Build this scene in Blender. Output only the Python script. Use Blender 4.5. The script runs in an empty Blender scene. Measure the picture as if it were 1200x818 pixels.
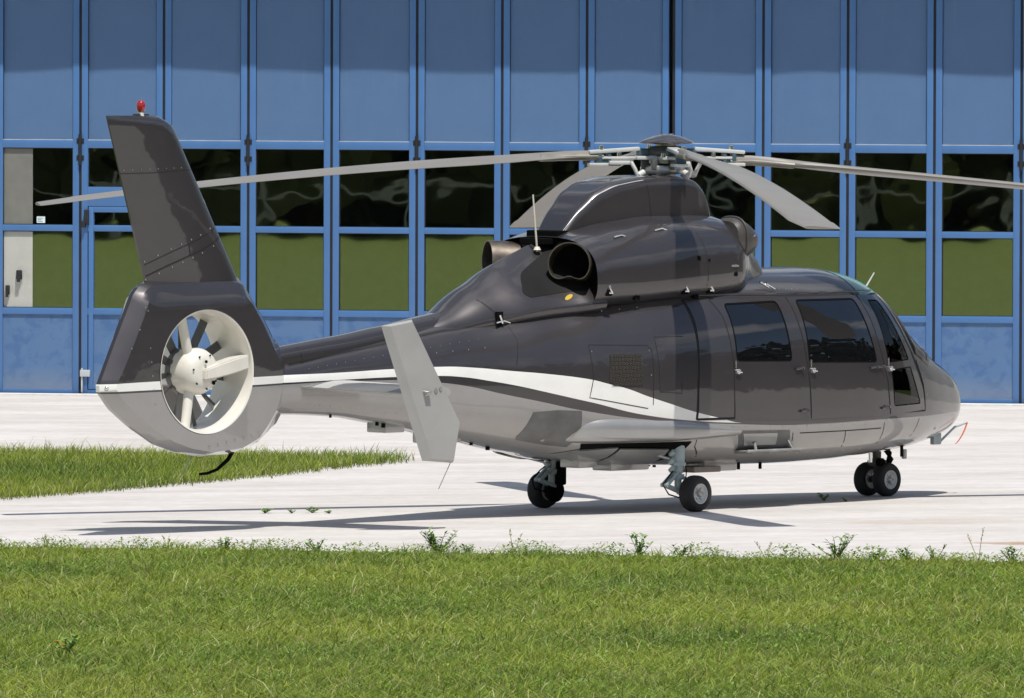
import bpy, bmesh, math, random
import numpy as np
from mathutils import Vector, Matrix
from mathutils.geometry import delaunay_2d_cdt
random.seed(7); np.random.seed(7)
R = math.radians
scene = bpy.context.scene
col = scene.collection

# ------------------------------------------------------------ camera
cam_d = bpy.data.cameras.new("camera"); cam = bpy.data.objects.new("camera", cam_d); col.objects.link(cam)
cam_d.sensor_width = 36.0; cam_d.lens = 13589.0/1200*36; cam_d.clip_start = 1.0; cam_d.clip_end = 8000
cam.location = (0, 0, 4.8)
cam.rotation_euler = (Matrix.Rotation(R(90)-math.atan(421/13589.0), 3, 'X') @ Matrix.Rotation(0.0033, 3, 'Z')).to_euler()
scene.camera = cam

# ------------------------------------------------------------ light
SUN = Vector((.13, -.43, 1.0)).normalized()
el = math.asin(SUN.z); az = math.atan2(SUN.x, SUN.y)
world = bpy.data.worlds.new("World"); scene.world = world; world.use_nodes = True
wn = world.node_tree.nodes; wl = world.node_tree.links; wn.clear()
wo = wn.new('ShaderNodeOutputWorld'); bg = wn.new('ShaderNodeBackground'); sky = wn.new('ShaderNodeTexSky')
sky.sky_type = 'NISHITA'; sky.sun_disc = False; sky.sun_elevation = el; sky.sun_rotation = az
sky.air_density = 1.1; sky.dust_density = 1.2; sky.altitude = 300
tc = wn.new('ShaderNodeTexCoord'); mp = wn.new('ShaderNodeMapping'); mp.inputs['Scale'].default_value = (1, 1, 2.6)
nz = wn.new('ShaderNodeTexNoise'); nz.inputs['Scale'].default_value = 2.3; nz.inputs['Detail'].default_value = 7; nz.inputs['Roughness'].default_value = .58
cr = wn.new('ShaderNodeValToRGB'); cr.color_ramp.elements[0].position = .50; cr.color_ramp.elements[1].position = .66
mx = wn.new('ShaderNodeMix'); mx.data_type = 'RGBA'; mx.inputs['B'].default_value = (8.5, 8.7, 9.0, 1)
wl.new(tc.outputs['Generated'], mp.inputs['Vector']); wl.new(mp.outputs[0], nz.inputs['Vector']); wl.new(nz.outputs['Fac'], cr.inputs[0])
wl.new(cr.outputs[0], mx.inputs['Factor']); wl.new(sky.outputs[0], mx.inputs['A']); wl.new(mx.outputs['Result'], bg.inputs['Color'])
bg.inputs['Strength'].default_value = 0.085; wl.new(bg.outputs[0], wo.inputs['Surface'])
sd = bpy.data.lights.new("sun", 'SUN'); sd.energy = 4.3; sd.angle = R(.53); sd.color = (1, .965, .91)
so = bpy.data.objects.new("sun", sd); col.objects.link(so); so.rotation_euler = SUN.to_track_quat('Z', 'Y').to_euler()
vs = scene.view_settings; vs.view_transform = 'Standard'; vs.look = 'None'; vs.exposure = 0.15; vs.gamma = 1

# ------------------------------------------------------------ object helpers
def tag(o, label=None, cat=None, group=None, kind=None):
    if label: o['label'] = label
    if cat: o['category'] = cat
    if group: o['group'] = group
    if kind: o['kind'] = kind
    return o
def empty(name, loc=(0,0,0), rz=0, parent=None):
    o = bpy.data.objects.new(name, None); col.objects.link(o); o.location = loc; o.rotation_euler = (0,0,rz)
    o.empty_display_size = .2
    if parent: o.parent = parent
    return o
def mesh_obj(name, me, mat, parent=None, smooth=None):
    o = bpy.data.objects.new(name, me); col.objects.link(o)
    for m in (mat if isinstance(mat, (list, tuple)) else [mat]): me.materials.append(m)
    if smooth is not None:
        me.polygons.foreach_set('use_smooth', [True]*len(me.polygons))
        me.set_sharp_from_angle(angle=R(smooth))
    if parent: o.parent = parent
    return o
def build(name, bm, mat, parent=None, smooth=None):
    bmesh.ops.recalc_face_normals(bm, faces=bm.faces)
    me = bpy.data.meshes.new(name); bm.to_mesh(me); bm.free()
    return mesh_obj(name, me, mat, parent, smooth)
def share(o, parent, loc=None, rot=None):
    c = o.copy(); col.objects.link(c); c.parent = parent
    if loc is not None: c.location = loc
    if rot is not None: c.rotation_euler = rot
    return c
def box(bm, x0, x1, y0, y1, z0, z1, bev=0, M=None):
    r = bmesh.ops.create_cube(bm, size=1); vs_ = r['verts']
    for v in vs_:
        v.co = Vector(((x0+x1)/2+v.co.x*(x1-x0), (y0+y1)/2+v.co.y*(y1-y0), (z0+z1)/2+v.co.z*(z1-z0)))
    if bev:
        es = list({e for v in vs_ for e in v.link_edges})
        r2 = bmesh.ops.bevel(bm, geom=es, offset=bev, segments=2, affect='EDGES', profile=.6)
        vs_ = list({v for f in r2['faces'] for v in f.verts} | {v for v in vs_ if v.is_valid})
    if M is not None:
        for v in vs_: v.co = M @ v.co
    return vs_
def tube(bm, pts, rad, n=10, cap=True):
    pts = [Vector(p) for p in pts]; rings = []
    rr = rad if isinstance(rad, (list, tuple)) else [rad]*len(pts)
    up = None
    for i, p in enumerate(pts):
        t = (pts[min(i+1, len(pts)-1)]-pts[max(i-1, 0)]).normalized()
        if up is None: up = t.orthogonal().normalized()
        up = (up - t*up.dot(t)).normalized(); s = t.cross(up)
        rings.append([bm.verts.new(p + (up*math.cos(a)+s*math.sin(a))*rr[i]) for a in [2*math.pi*k/n for k in range(n)]])
    for a, b in zip(rings, rings[1:]):
        for k in range(n): bm.faces.new((a[k], a[(k+1) % n], b[(k+1) % n], b[k]))
    if cap: bm.faces.new(rings[0][::-1]); bm.faces.new(rings[-1])
def lathe(bm, prof, M, n=32):
    # prof: (radius, axial); axis = local z of M
    rings = []
    for r, a in prof:
        if r < 1e-5: rings.append([bm.verts.new(M @ Vector((0, 0, a)))])
        else: rings.append([bm.verts.new(M @ Vector((r*math.cos(2*math.pi*k/n), r*math.sin(2*math.pi*k/n), a))) for k in range(n)])
    for a, b in zip(rings, rings[1:]):
        for k in range(n):
            k2 = (k+1) % n
            if len(a) == 1 and len(b) == 1: continue
            if len(a) == 1: bm.faces.new((a[0], b[k2], b[k]))
            elif len(b) == 1: bm.faces.new((a[k], a[k2], b[0]))
            else: bm.faces.new((a[k], a[k2], b[k2], b[k]))
def axis_mat(origin, direction):
    q = Vector(direction).normalized().to_track_quat('Z', 'Y')
    return Matrix.Translation(Vector(origin)) @ q.to_matrix().to_4x4()

# ------------------------------------------------------------ material helpers
def new_mat(name):
    m = bpy.data.materials.new(name); m.use_nodes = True
    nt = m.node_tree; return m, nt, nt.nodes, nt.links, nt.nodes['Principled BSDF']
def setp(p, **k):
    for a, b in k.items():
        key = {'rough':'Roughness','metal':'Metallic','coat':'Coat Weight','coatr':'Coat Roughness','ior':'IOR','spec':'Specular IOR Level','trans':'Transmission Weight','alpha':'Alpha','color':'Base Color','sheen':'Sheen Weight'}[a]
        p.inputs[key].default_value = (*b, 1) if isinstance(b, tuple) else b
def simple(name, color, rough=.5, metal=0., coat=0., var=.15, scale=6., bump=0., bscale=60., spec=.5):
    m, nt, n, l, p = new_mat(name)
    setp(p, rough=rough, metal=metal, coat=coat, spec=spec)
    t = n.new('ShaderNodeTexCoord'); no = n.new('ShaderNodeTexNoise'); no.inputs['Scale'].default_value = scale; no.inputs['Detail'].default_value = 6
    l.new(t.outputs['Object'], no.inputs['Vector'])
    r = n.new('ShaderNodeValToRGB'); r.color_ramp.elements[0].position = .3; r.color_ramp.elements[1].position = .7
    r.color_ramp.elements[0].color = (*[c*(1-var) for c in color], 1); r.color_ramp.elements[1].color = (*[min(1, c*(1+var)) for c in color], 1)
    l.new(no.outputs['Fac'], r.inputs[0]); l.new(r.outputs[0], p.inputs['Base Color'])
    if bump:
        n2 = n.new('ShaderNodeTexNoise'); n2.inputs['Scale'].default_value = bscale; n2.inputs['Detail'].default_value = 4
        l.new(t.outputs['Object'], n2.inputs['Vector'])
        b = n.new('ShaderNodeBump'); b.inputs['Strength'].default_value = bump; b.inputs['Distance'].default_value = .01
        l.new(n2.outputs['Fac'], b.inputs['Height']); l.new(b.outputs[0], p.inputs['Normal'])
    return m
def math_node(n, l, op, a, b=None, c=None):
    k = n.new('ShaderNodeMath'); k.operation = op
    for i, v in enumerate((a, b, c)):
        if v is None: continue
        if isinstance(v, (int, float)): k.inputs[i].default_value = v
        else: l.new(v, k.inputs[i])
    return k.outputs[0]
def sock_mix(n, l, fac, a, b):
    k = n.new('ShaderNodeMix'); k.data_type = 'RGBA'
    for s, v in (('Factor', fac), ('A', a), ('B', b)):
        if isinstance(v, tuple): k.inputs[s].default_value = (*v, 1)
        elif isinstance(v, (int, float)): k.inputs[s].default_value = v
        else: l.new(v, k.inputs[s])
    return k.outputs['Result']

# ------------------------------------------------------------ lie of the land: the apron tilts very slightly for drainage
def sstep(a, b, x): t = np.clip((x-a)/(b-a), 0, 1); return t*t*(3-2*t)
def gz(x, y):
    x = np.asarray(x, float); y = np.asarray(y, float)
    w = 1-sstep(113, 128, y)
    z = (-.012+.014*np.clip(x, -7, 7)-.0055*(np.clip(y, 97, 122)-107))*w
    return z*(1-sstep(14, 30, np.abs(x)))
def front_edge(x): return 97.66-.57*x
def hangar_y(x): return 135.75-.215*x
# ============================================================ SETTING
def grid_mesh(xs, ys, zf):
    X, Y = np.meshgrid(xs, ys); nx, ny = len(xs), len(ys)
    V = np.stack([X.ravel(), Y.ravel(), zf(X.ravel(), Y.ravel())], 1)
    i = np.arange(nx-1); j = np.arange(ny-1); I, J = np.meshgrid(i, j); a = (J*nx+I).ravel()
    Fc = np.stack([a, a+1, a+1+nx, a+nx], 1)
    me = bpy.data.meshes.new('sheet'); me.from_pydata(V.tolist(), [], Fc.tolist()); return me
# soil and far meadow
m_soil, nt, n, l, p = new_mat('meadow'); setp(p, rough=.95, spec=.1)
t = n.new('ShaderNodeTexCoord')
n1 = n.new('ShaderNodeTexNoise'); n1.inputs['Scale'].default_value = .35; n1.inputs['Detail'].default_value = 9; n1.inputs['Roughness'].default_value = .7
n2 = n.new('ShaderNodeTexNoise'); n2.inputs['Scale'].default_value = 9; n2.inputs['Detail'].default_value = 6
l.new(t.outputs['Object'], n1.inputs['Vector']); l.new(t.outputs['Object'], n2.inputs['Vector'])
c1 = sock_mix(n, l, n1.outputs['Fac'], (.135, .18, .05), (.21, .262, .08))
c2 = sock_mix(n, l, math_node(n, l, 'MULTIPLY', n2.outputs['Fac'], .55), c1, (.05, .075, .015))
l.new(c2, p.inputs['Base Color'])
xs = sorted(set([-3000, -1200, -500, -200, -100, -60, -40]+list(np.arange(-30, 30.1, 1.))+[40, 60, 100, 200, 500, 1200, 3000]))
ys = sorted(set([-3000, -1200, -500, -200, -80, -30, 0, 20, 40, 60]+list(np.arange(70, 140.1, 1.))+[170, 220, 400, 900, 3000]))
tag(mesh_obj('ground', grid_mesh(xs, ys, lambda x, y: gz(x, y)-.03), m_soil), kind='structure')

# concrete apron
m_con, nt, n, l, p = new_mat('apron_concrete'); setp(p, rough=.88, spec=.25)
t = n.new('ShaderNodeTexCoord'); mpn = n.new('ShaderNodeMapping'); mpn.inputs['Scale'].default_value = (.22, .5, 1)
mpn.inputs['Rotation'].default_value = (0, 0, .3)
l.new(t.outputs['Object'], mpn.inputs['Vector'])
na = n.new('ShaderNodeTexNoise'); na.inputs['Scale'].default_value = 1.6; na.inputs['Detail'].default_value = 10; na.inputs['Roughness'].default_value = .72
l.new(mpn.outputs[0], na.inputs['Vector'])
nb = n.new('ShaderNodeTexNoise'); nb.inputs['Scale'].default_value = 5; nb.inputs['Detail'].default_value = 12; nb.inputs['Roughness'].default_value = .8
l.new(t.outputs['Object'], nb.inputs['Vector'])
ramp = n.new('ShaderNodeValToRGB'); e = ramp.color_ramp.elements
e[0].position = .25; e[0].color = (.43, .405, .38, 1); e[1].position = .60; e[1].color = (.595, .57, .55, 1)
l.new(na.outputs['Fac'], ramp.inputs[0])
r2 = n.new('ShaderNodeValToRGB'); r2.color_ramp.elements[0].position = .35; r2.color_ramp.elements[1].position = .6
r2.color_ramp.elements[0].color = (.86, .84, .81, 1); r2.color_ramp.elements[1].color = (1, 1, 1, 1); l.new(nb.outputs['Fac'], r2.inputs[0])
mm = n.new('ShaderNodeMix'); mm.data_type = 'RGBA'; mm.blend_type = 'MULTIPLY'; mm.inputs['Factor'].default_value = 1
l.new(ramp.outputs[0], mm.inputs['A']); l.new(r2.outputs[0], mm.inputs['B'])
# rusty mud stain by the grass edge, patchy outline
sx = n.new('ShaderNodeSeparateXYZ'); l.new(t.outputs['Object'], sx.inputs[0])
def blob(cx, cy, rx, ry, slope=0.):
    dx = math_node(n, l, 'MULTIPLY', math_node(n, l, 'SUBTRACT', sx.outputs[0], cx), 1/rx)
    yy = math_node(n, l, 'SUBTRACT', sx.outputs[1], math_node(n, l, 'MULTIPLY', math_node(n, l, 'SUBTRACT', sx.outputs[0], cx), slope))
    dy = math_node(n, l, 'MULTIPLY', math_node(n, l, 'SUBTRACT', yy, cy), 1/ry)
    d = math_node(n, l, 'ADD', math_node(n, l, 'MULTIPLY', dx, dx), math_node(n, l, 'MULTIPLY', dy, dy))
    d = math_node(n, l, 'ADD', d, math_node(n, l, 'MULTIPLY', math_node(n, l, 'SUBTRACT', nb.outputs['Fac'], .5), 2.2))
    k = n.new('ShaderNodeMapRange'); k.inputs['From Min'].default_value = 1.1; k.inputs['From Max'].default_value = .5
    l.new(d, k.inputs['Value']); return k.outputs[0]
s1 = blob(5.0, 98.6, 1.15, .42, -.33); s2 = blob(3.8, 103.6, 1.0, .5)
cc = sock_mix(n, l, math_node(n, l, 'MULTIPLY', s1, .85), mm.outputs['Result'], (.33, .215, .13))
cc = sock_mix(n, l, math_node(n, l, 'MULTIPLY', s2, .35), cc, (.42, .33, .25))
l.new(cc, p.inputs['Base Color'])
bp = n.new('ShaderNodeBump'); bp.inputs['Strength'].default_value = .25; bp.inputs['Distance'].default_value = .01
l.new(nb.outputs['Fac'], bp.inputs['Height']); l.new(bp.outputs[0], p.inputs['Normal'])
us = sorted(set([-60, -45]+list(np.arange(-30, 30.1, .5))+[45, 60])); vv = np.linspace(0, 1, 70)
X, T = np.meshgrid(us, vv); Yf = front_edge(X)+.06*np.sin(X*2.1)+.04*np.sin(X*5.3+1); Yb = hangar_y(X)-.05
Y = Yf+(Yb-Yf)*T; Zv = gz(X, Y); nx = len(us)
V = np.stack([X.ravel(), Y.ravel(), Zv.ravel()], 1); a = (np.arange(69)[:, None]*nx+np.arange(nx-1)[None]).ravel()
me = bpy.data.meshes.new('apron'); me.from_pydata(V.tolist(), [], np.stack([a, a+1, a+1+nx, a+nx], 1).tolist())
tag(mesh_obj('apron', me, m_con), kind='structure')

bm = bmesh.new(); prev = None
for x in np.arange(-16, 16.1, .5):
    y = float(front_edge(x)); wv_ = .03*math.sin(x*2.3)
    row = [bm.verts.new((x, y+.05+wv_, float(gz(x, y))+.005)), bm.verts.new((x, y+.42+wv_, float(gz(x, y+.42))+.005))]
    if prev: bm.faces.new((prev[0], row[0], row[1], prev[1]))
    prev = row
tag(build('apron_edge_strip', bm, simple('clean_concrete', (.68, .665, .64), .85, var=.06, bump=.2), None), kind='structure')

# turf island laid in the apron
isl = [(-30, 128), (-14, 124.3), (-5.35, 121.2), (-3.3, 120.55), (-1.5, 119.9), (-1.02, 119.4), (-1.3, 118.6), (-2.0, 117.0), (-3.04, 114.6), (-4.0, 112.5), (-4.89, 110.8), (-6.5, 108.4), (-12, 104), (-30, 96)]
isl_full = isl; isl = [(x+(.0 if i < 5 else -.15), y-(.3 if i < 5 else -.75)) for i, (x, y) in enumerate(isl)]
verts, edges, faces, *_ = delaunay_2d_cdt([Vector(q) for q in isl]+[Vector((x, y)) for x in np.arange(-12, 0, 1.) for y in np.arange(106, 124, 1.5)], [(i, (i+1) % len(isl)) for i in range(len(isl))], [], 0, 1e-5)
def in_poly(x, y, poly):
    ins = np.zeros(np.shape(x), bool); n_ = len(poly)
    for i in range(n_):
        x1, y1 = poly[i]; x2, y2 = poly[(i+1) % n_]
        if y1 == y2: continue
        ins ^= ((y1 > y) != (y2 > y)) & (x < (x2-x1)*(y-y1)/(y2-y1)+x1)
    return ins
faces = [f for f in faces if bool(in_poly(sum(verts[k].x for k in f)/3, sum(verts[k].y for k in f)/3, isl))]
me = bpy.data.meshes.new('turf_soil'); me.from_pydata([(v.x, v.y, float(gz(v.x, v.y))+.012) for v in verts], [], faces)
tag(mesh_obj('turf_soil', me, m_soil), kind='structure')

# ------------------------------------------------------------ grass
m_gr, nt, n, l, p = new_mat('grass_blades'); setp(p, rough=.55, spec=.25)
at = n.new('ShaderNodeAttribute'); at.attribute_name = 'tint'; l.new(at.outputs['Color'], p.inputs['Base Color'])
tr = n.new('ShaderNodeBsdfTranslucent'); l.new(at.outputs['Color'], tr.inputs['Color'])
ms = n.new('ShaderNodeMixShader'); ms.inputs[0].default_value = .45
l.new(p.outputs[0], ms.inputs[1]); l.new(tr.outputs[0], ms.inputs[2]); l.new(ms.outputs[0], n['Material Output'].inputs['Surface'])
def wob(x, y, f, s=0.):
    return (np.sin(x*f+s)*np.cos(y*f*.7-s*2)+np.sin(x*f*1.7+y*f*.9+s*3)+np.cos(x*f*.6-y*f*1.3+s))/3
def blades(name, px, py, hgt, lean, wid, base):
    N = len(px); ang = np.random.uniform(0, 2*np.pi, N); ld = np.random.normal(.3, 1.9, N)
    z0 = base(px, py); dirx, diry = np.cos(ld), np.sin(ld)
    lx, ly = dirx*lean, diry*lean; wx, wy = np.cos(ang)*wid/2, np.sin(ang)*wid/2
    P = np.zeros((N, 5, 3))
    P[:, 0] = np.stack([px-wx, py-wy, z0], 1); P[:, 1] = np.stack([px+wx, py+wy, z0], 1)
    mx_, my_ = px+lx*.35, py+ly*.35
    P[:, 2] = np.stack([mx_+wx*.8, my_+wy*.8, z0+hgt*.6], 1); P[:, 3] = np.stack([mx_-wx*.8, my_-wy*.8, z0+hgt*.6], 1)
    P[:, 4] = np.stack([px+lx, py+ly, z0+hgt], 1)
    me = bpy.data.meshes.new(name); me.vertices.add(N*5); me.vertices.foreach_set('co', P.ravel())
    me.loops.add(N*7); me.polygons.add(N*2); b = np.arange(N)[:, None]*5
    me.loops.foreach_set('vertex_index', np.concatenate([b+np.array([[0, 1, 2, 3]]), b+np.array([[3, 2, 4]])], 1).ravel().astype(np.int32))
    ls = (np.arange(N)[:, None]*7+np.array([[0, 4]])).ravel().astype(np.int32)
    me.polygons.foreach_set('loop_start', ls)
    me.update(calc_edges=True)
    fresh = np.stack([np.full(N, .225), np.full(N, .305), np.full(N, .038)], 1)
    deep = np.array([.075, .15, .028]); lime = np.array([.34, .385, .06]); straw = np.array([.45, .38, .18])
    k = np.clip(.5+.5*wob(px, py, 1.1, 1.)+np.random.normal(0, .22, N), 0, 1)[:, None]
    c = fresh*(1-k)+deep*k
    k = np.clip(.32+.5*wob(px, py, .7, 4.)+np.random.normal(0, .28, N), 0, 1)[:, None]; c = c*(1-k)+lime*k
    k = (np.random.rand(N) < .05+.10*np.clip(wob(px, py, 1.9, 2.), 0, 1))[:, None]; c = np.where(k, straw*np.random.uniform(.6, 1.1, (N, 1)), c)
    c = c*np.random.uniform(.55, 1.35, (N, 1)); k = (np.random.rand(N) < .07)[:, None]; c = np.where(k, np.array([.50, .54, .24])*np.random.uniform(.7, 1.1, (N, 1)), c)
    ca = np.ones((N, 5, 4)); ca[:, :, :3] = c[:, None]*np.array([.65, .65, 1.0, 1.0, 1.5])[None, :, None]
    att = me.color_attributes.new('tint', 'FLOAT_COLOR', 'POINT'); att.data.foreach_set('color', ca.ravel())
    return mesh_obj(name, me, m_gr)
N = 420000
gx = np.random.uniform(-7.5, 7.5, N*2); gy = 102.5-(np.random.rand(N*2)**1.0)*27
ok = (gy < front_edge(gx)+.05+.32*wob(gx*1.3, gx*.3, 5.)+np.random.normal(0, .12, len(gx))) & (np.abs(gx) < gy*.0443+2.2); gx, gy = gx[ok][:N], gy[ok][:N]
clump = .5+.5*wob(gx, gy, 3.7, .7)
h_ = np.random.gamma(9, 1/9., len(gx))*(.050+.045*clump)
edge = np.clip(1-(front_edge(gx)-gy)/.7, 0, 1); h_ *= 1+1.1*edge*np.random.rand(len(gx))**2*np.clip(.4+wob(gx*2.1, gx, 1.3, 2.), 0, 1)
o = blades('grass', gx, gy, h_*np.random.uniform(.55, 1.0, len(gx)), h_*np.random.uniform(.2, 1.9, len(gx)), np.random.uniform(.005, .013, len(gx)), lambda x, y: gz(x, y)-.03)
tag(o, 'long bright green grass in front of the apron', 'grass', kind='stuff')
gx = np.random.uniform(-9, -.9, 170000); gy = np.random.uniform(104, 124, 170000)
jx, jy = gx+np.random.normal(0, .05, len(gx)), gy+np.random.normal(0, .22, len(gx))+.1*wob(gx*2, gy*2, 3.)
ok = in_poly(jx, jy, isl_full); gx, gy = gx[ok][:95000], gy[ok][:95000]
h_ = np.random.gamma(9, 1/9., len(gx))*.085
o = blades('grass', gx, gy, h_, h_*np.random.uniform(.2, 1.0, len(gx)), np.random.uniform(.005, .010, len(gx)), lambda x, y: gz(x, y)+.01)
tag(o, 'short mown grass on the wedge of turf behind the tail', 'grass', kind='stuff')

# broad-leaved lawn weeds mixed through the grass and thick along its edge
def herb(name, px, py, hh, size, base):
    N = len(px); P = np.zeros((N, 4, 3)); a1 = np.random.uniform(0, 2*np.pi, N); d = np.stack([np.cos(a1), np.sin(a1), np.random.uniform(-.2, .9, N)], 1); d /= np.linalg.norm(d, axis=1)[:, None]
    s = np.stack([-np.sin(a1), np.cos(a1), np.zeros(N)], 1); o = np.stack([px, py, base(px, py)+hh], 1); L_ = size[:, None]
    P[:, 0] = o; P[:, 1] = o+d*L_*.5+s*L_*.3; P[:, 2] = o+d*L_; P[:, 3] = o+d*L_*.5-s*L_*.3
    me = bpy.data.meshes.new(name); me.vertices.add(N*4); me.vertices.foreach_set('co', P.ravel()); me.loops.add(N*4); me.polygons.add(N)
    me.loops.foreach_set('vertex_index', np.arange(N*4).astype(np.int32)); me.polygons.foreach_set('loop_start', (np.arange(N)*4).astype(np.int32)); me.update(calc_edges=True)
    c = np.array([.15, .25, .05])*np.random.uniform(.6, 1.7, (N, 1))+np.array([.05, .02, 0])*np.random.rand(N, 1)
    ca = np.ones((N, 4, 4)); ca[:, :, :3] = c[:, None]; att = me.color_attributes.new('tint', 'FLOAT_COLOR', 'POINT'); att.data.foreach_set('color', ca.ravel())
    return mesh_obj(name, me, m_gr)
cx_ = np.random.uniform(-7, 7, 1500); cy_ = 102-np.random.rand(1500)*26; ok = cy_ < front_edge(cx_)-.05; cx_, cy_ = cx_[ok], cy_[ok]
k = np.random.randint(0, len(cx_), 34000); hx = cx_[k]+np.random.normal(0, .09, 34000); hy = cy_[k]+np.random.normal(0, .12, 34000); hz_ = np.random.uniform(.01, .085, 34000)
ex = np.random.uniform(-6.5, 6.5, 26000); den = np.clip(.35+.65*wob(ex*2.3, ex, 1.7, .4)+.3*np.sin(ex*9.1), 0, 1); ok = np.random.rand(26000) < den; ex = ex[ok]; den = den[ok]
ey = front_edge(ex)-.14+np.random.normal(0, .09, len(ex)); ez = np.random.rand(len(ex))**1.8*(.04+.10*den)
o = herb('ground_cover', np.concatenate([hx, ex]), np.concatenate([hy, ey]), np.concatenate([hz_, ez]), np.random.uniform(.014, .04, len(hx)+len(ex)), lambda x, y: gz(x, y)-.01)
tag(o, 'low broad leaved weeds mixed into the foreground grass and along its edge', 'ground cover', kind='stuff')

# ------------------------------------------------------------ weeds
m_weed = simple('weed_leaf', (.14, .25, .045), .6, var=.4, scale=30)
m_dry = simple('dry_stem', (.33, .26, .12), .8, var=.3, scale=30)
m_petal = simple('petal', (.75, .30, .02), .6, var=.2, scale=60)
def leaf(bm, o_, d, up, L_, w):
    d = Vector(d).normalized(); s = d.cross(Vector(up)).normalized()
    o_ = Vector(o_); n_ = s.cross(d)
    a_ = bm.verts.new(o_); b_ = bm.verts.new(o_+d*L_*.5+s*w/2+n_*L_*.08); c_ = bm.verts.new(o_+d*L_); e_ = bm.verts.new(o_+d*L_*.5-s*w/2+n_*L_*.08)
    bm.faces.new((a_, b_, c_)); bm.faces.new((a_, c_, e_))
def weed(x, y, h, nst, spread, label, dry=False, seed=0, on_apron=False, flower=False, name='weed', cat='weed', grp=None):
    rnd = random.Random(seed); z = float(gz(x, y))+(.0 if on_apron else -.02)
    root = empty(name, (x, y, z)); tag(root, label, cat, grp)
    bs = bmesh.new(); bl = bmesh.new()
    for s in range(nst):
        a_ = rnd.uniform(0, 6.28); hh = h*rnd.uniform(.55, 1); sp = spread*rnd.uniform(.3, 1)
        pts = [(math.cos(a_)*sp*t_**1.3, math.sin(a_)*sp*t_**1.3, hh*t_) for t_ in (0, .35, .7, 1)]
        tube(bs, pts, [.004, .0035, .003, .002], 5)
        if not dry:
            for k in range(int(7+hh*45)):
                t_ = rnd.uniform(.12, 1); q = Vector((math.cos(a_)*sp*t_**1.3, math.sin(a_)*sp*t_**1.3, hh*t_)); b_ = rnd.uniform(0, 6.28)
                leaf(bl, q, (math.cos(b_), math.sin(b_), rnd.uniform(-.1, .9)), (0, 0, 1), rnd.uniform(.03, .065)*(h/.25)**.4, rnd.uniform(.016, .032))
        else:
            for k in range(9):
                t_ = 1-.04*k*rnd.uniform(.6, 1.2); q = Vector((math.cos(a_)*sp*t_**1.3, math.sin(a_)*sp*t_**1.3, hh*t_)); b_ = rnd.uniform(0, 6.28)
                leaf(bl, q, (math.cos(b_), math.sin(b_), 1.2), (0, 1, 0), .022, .007)
    build('stem', bs, m_dry if dry else m_weed, root); build('foliage', bl, m_dry if dry else m_weed, root)
    if flower:
        bf = bmesh.new()
        for k in range(2):
            c_ = Vector((rnd.uniform(-.06, .06), rnd.uniform(-.05, .05), h*rnd.uniform(.5, .7)))
            for j in range(10): leaf(bf, c_, (math.cos(j*.63), math.sin(j*.63), .35), (0, 0, 1), .03, .012)
        build('flower', bf, m_petal, root)
    return root
G_ = dict(edge='weeds along the grass edge', crack='weeds growing in the apron joint')
def gpos(t): return t
for i, (x, y, h, ns, sp, lab) in enumerate([
    (-.62, 99.35, .23, 9, .16, 'bushy leafy weed at the grass edge below the tailplane end plate'),
    (-1.65, 99.75, .15, 5, .10, 'low leafy weed at the grass edge left of the bushy one'),
    (-2.45, 100.1, .14, 5, .10, 'small weed at the grass edge below the tail shadow tip'),
    (-.38, 99.35, .12, 4, .07, 'short upright weed just right of the bushy one by the end plate'),
    (1.07, 98.85, .22, 6, .12, 'leafy weed at the grass edge between the two main wheels'),
    (1.42, 98.75, .14, 4, .10, 'low weed at the grass edge below the near main wheel'),
    (2.70, 98.40, .24, 8, .20, 'broad spreading weed at the grass edge below the cabin doors'),
    (3.02, 98.3, .13, 5, .10, 'small weed right of the broad spreading one'),
    (3.27, 98.25, .14, 5, .12, 'weed at the grass edge below the nose wheels'),
    (3.50, 98.2, .17, 4, .12, 'weed with upright tip at the grass edge under the nose'),
    (4.12, 98.0, .17, 5, .13, 'rightmost leafy weed at the grass edge near the brown stain')]):
    weed(x, float(front_edge(x))-.02+(y-99.47+.329*x)*.3, h*1.0, int(ns*1.6), sp*1.15, lab, seed=i, grp=G_['edge'])
for i, (x, y, h, lab) in enumerate([
    (.02, 99.3, .24, 'single tall dry stem between the bushy weed and the far main wheel'),
    (-2.95, 100.35, .20, 'dry stem at the grass edge left of the tail shadow'),
    (-4.0, 100.75, .19, 'dry stem at the far left of the grass edge'),
    (2.12, 98.65, .17, 'short dry stem left of the broad spreading weed'),
    (3.85, 98.35, .30, 'pair of tall dry stems standing before the brown stain')]):
    weed(x, float(front_edge(x))-.02, h, 2, .12, lab, dry=True, seed=40+i, name='dry_stem', cat='dry stem', grp='dry grass stems along the edge')
for i, (x, y, h, ns, sp, lab) in enumerate([
    (-2.28, 107.1, .045, 9, .11, 'leafiest tuft in the apron joint, leftmost of its row'),
    (-2.03, 107.0, .035, 4, .06, 'tiny tuft second from the left in the apron joint'),
    (-1.84, 107.05, .06, 6, .09, 'pointed tuft third from the left in the apron joint'),
    (-1.68, 106.9, .03, 5, .08, 'flat tuft at the right end of the apron joint row'),
    (2.93, 108.55, .07, 6, .12, 'tuft on the apron left of the nose wheels'),
    (3.13, 108.3, .035, 4, .08, 'flat tuft on the apron closest to the nose wheels')]):
    weed(x, y, h, ns, sp, lab, seed=70+i, on_apron=True, grp=G_['crack'], name='weed_tuft')
weed(-3.21, 83.4, .17, 9, .15, 'dark leafy plant with small orange flowers in the foreground grass', seed=99, flower=True, name='flowering_plant', cat='plant')

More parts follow.
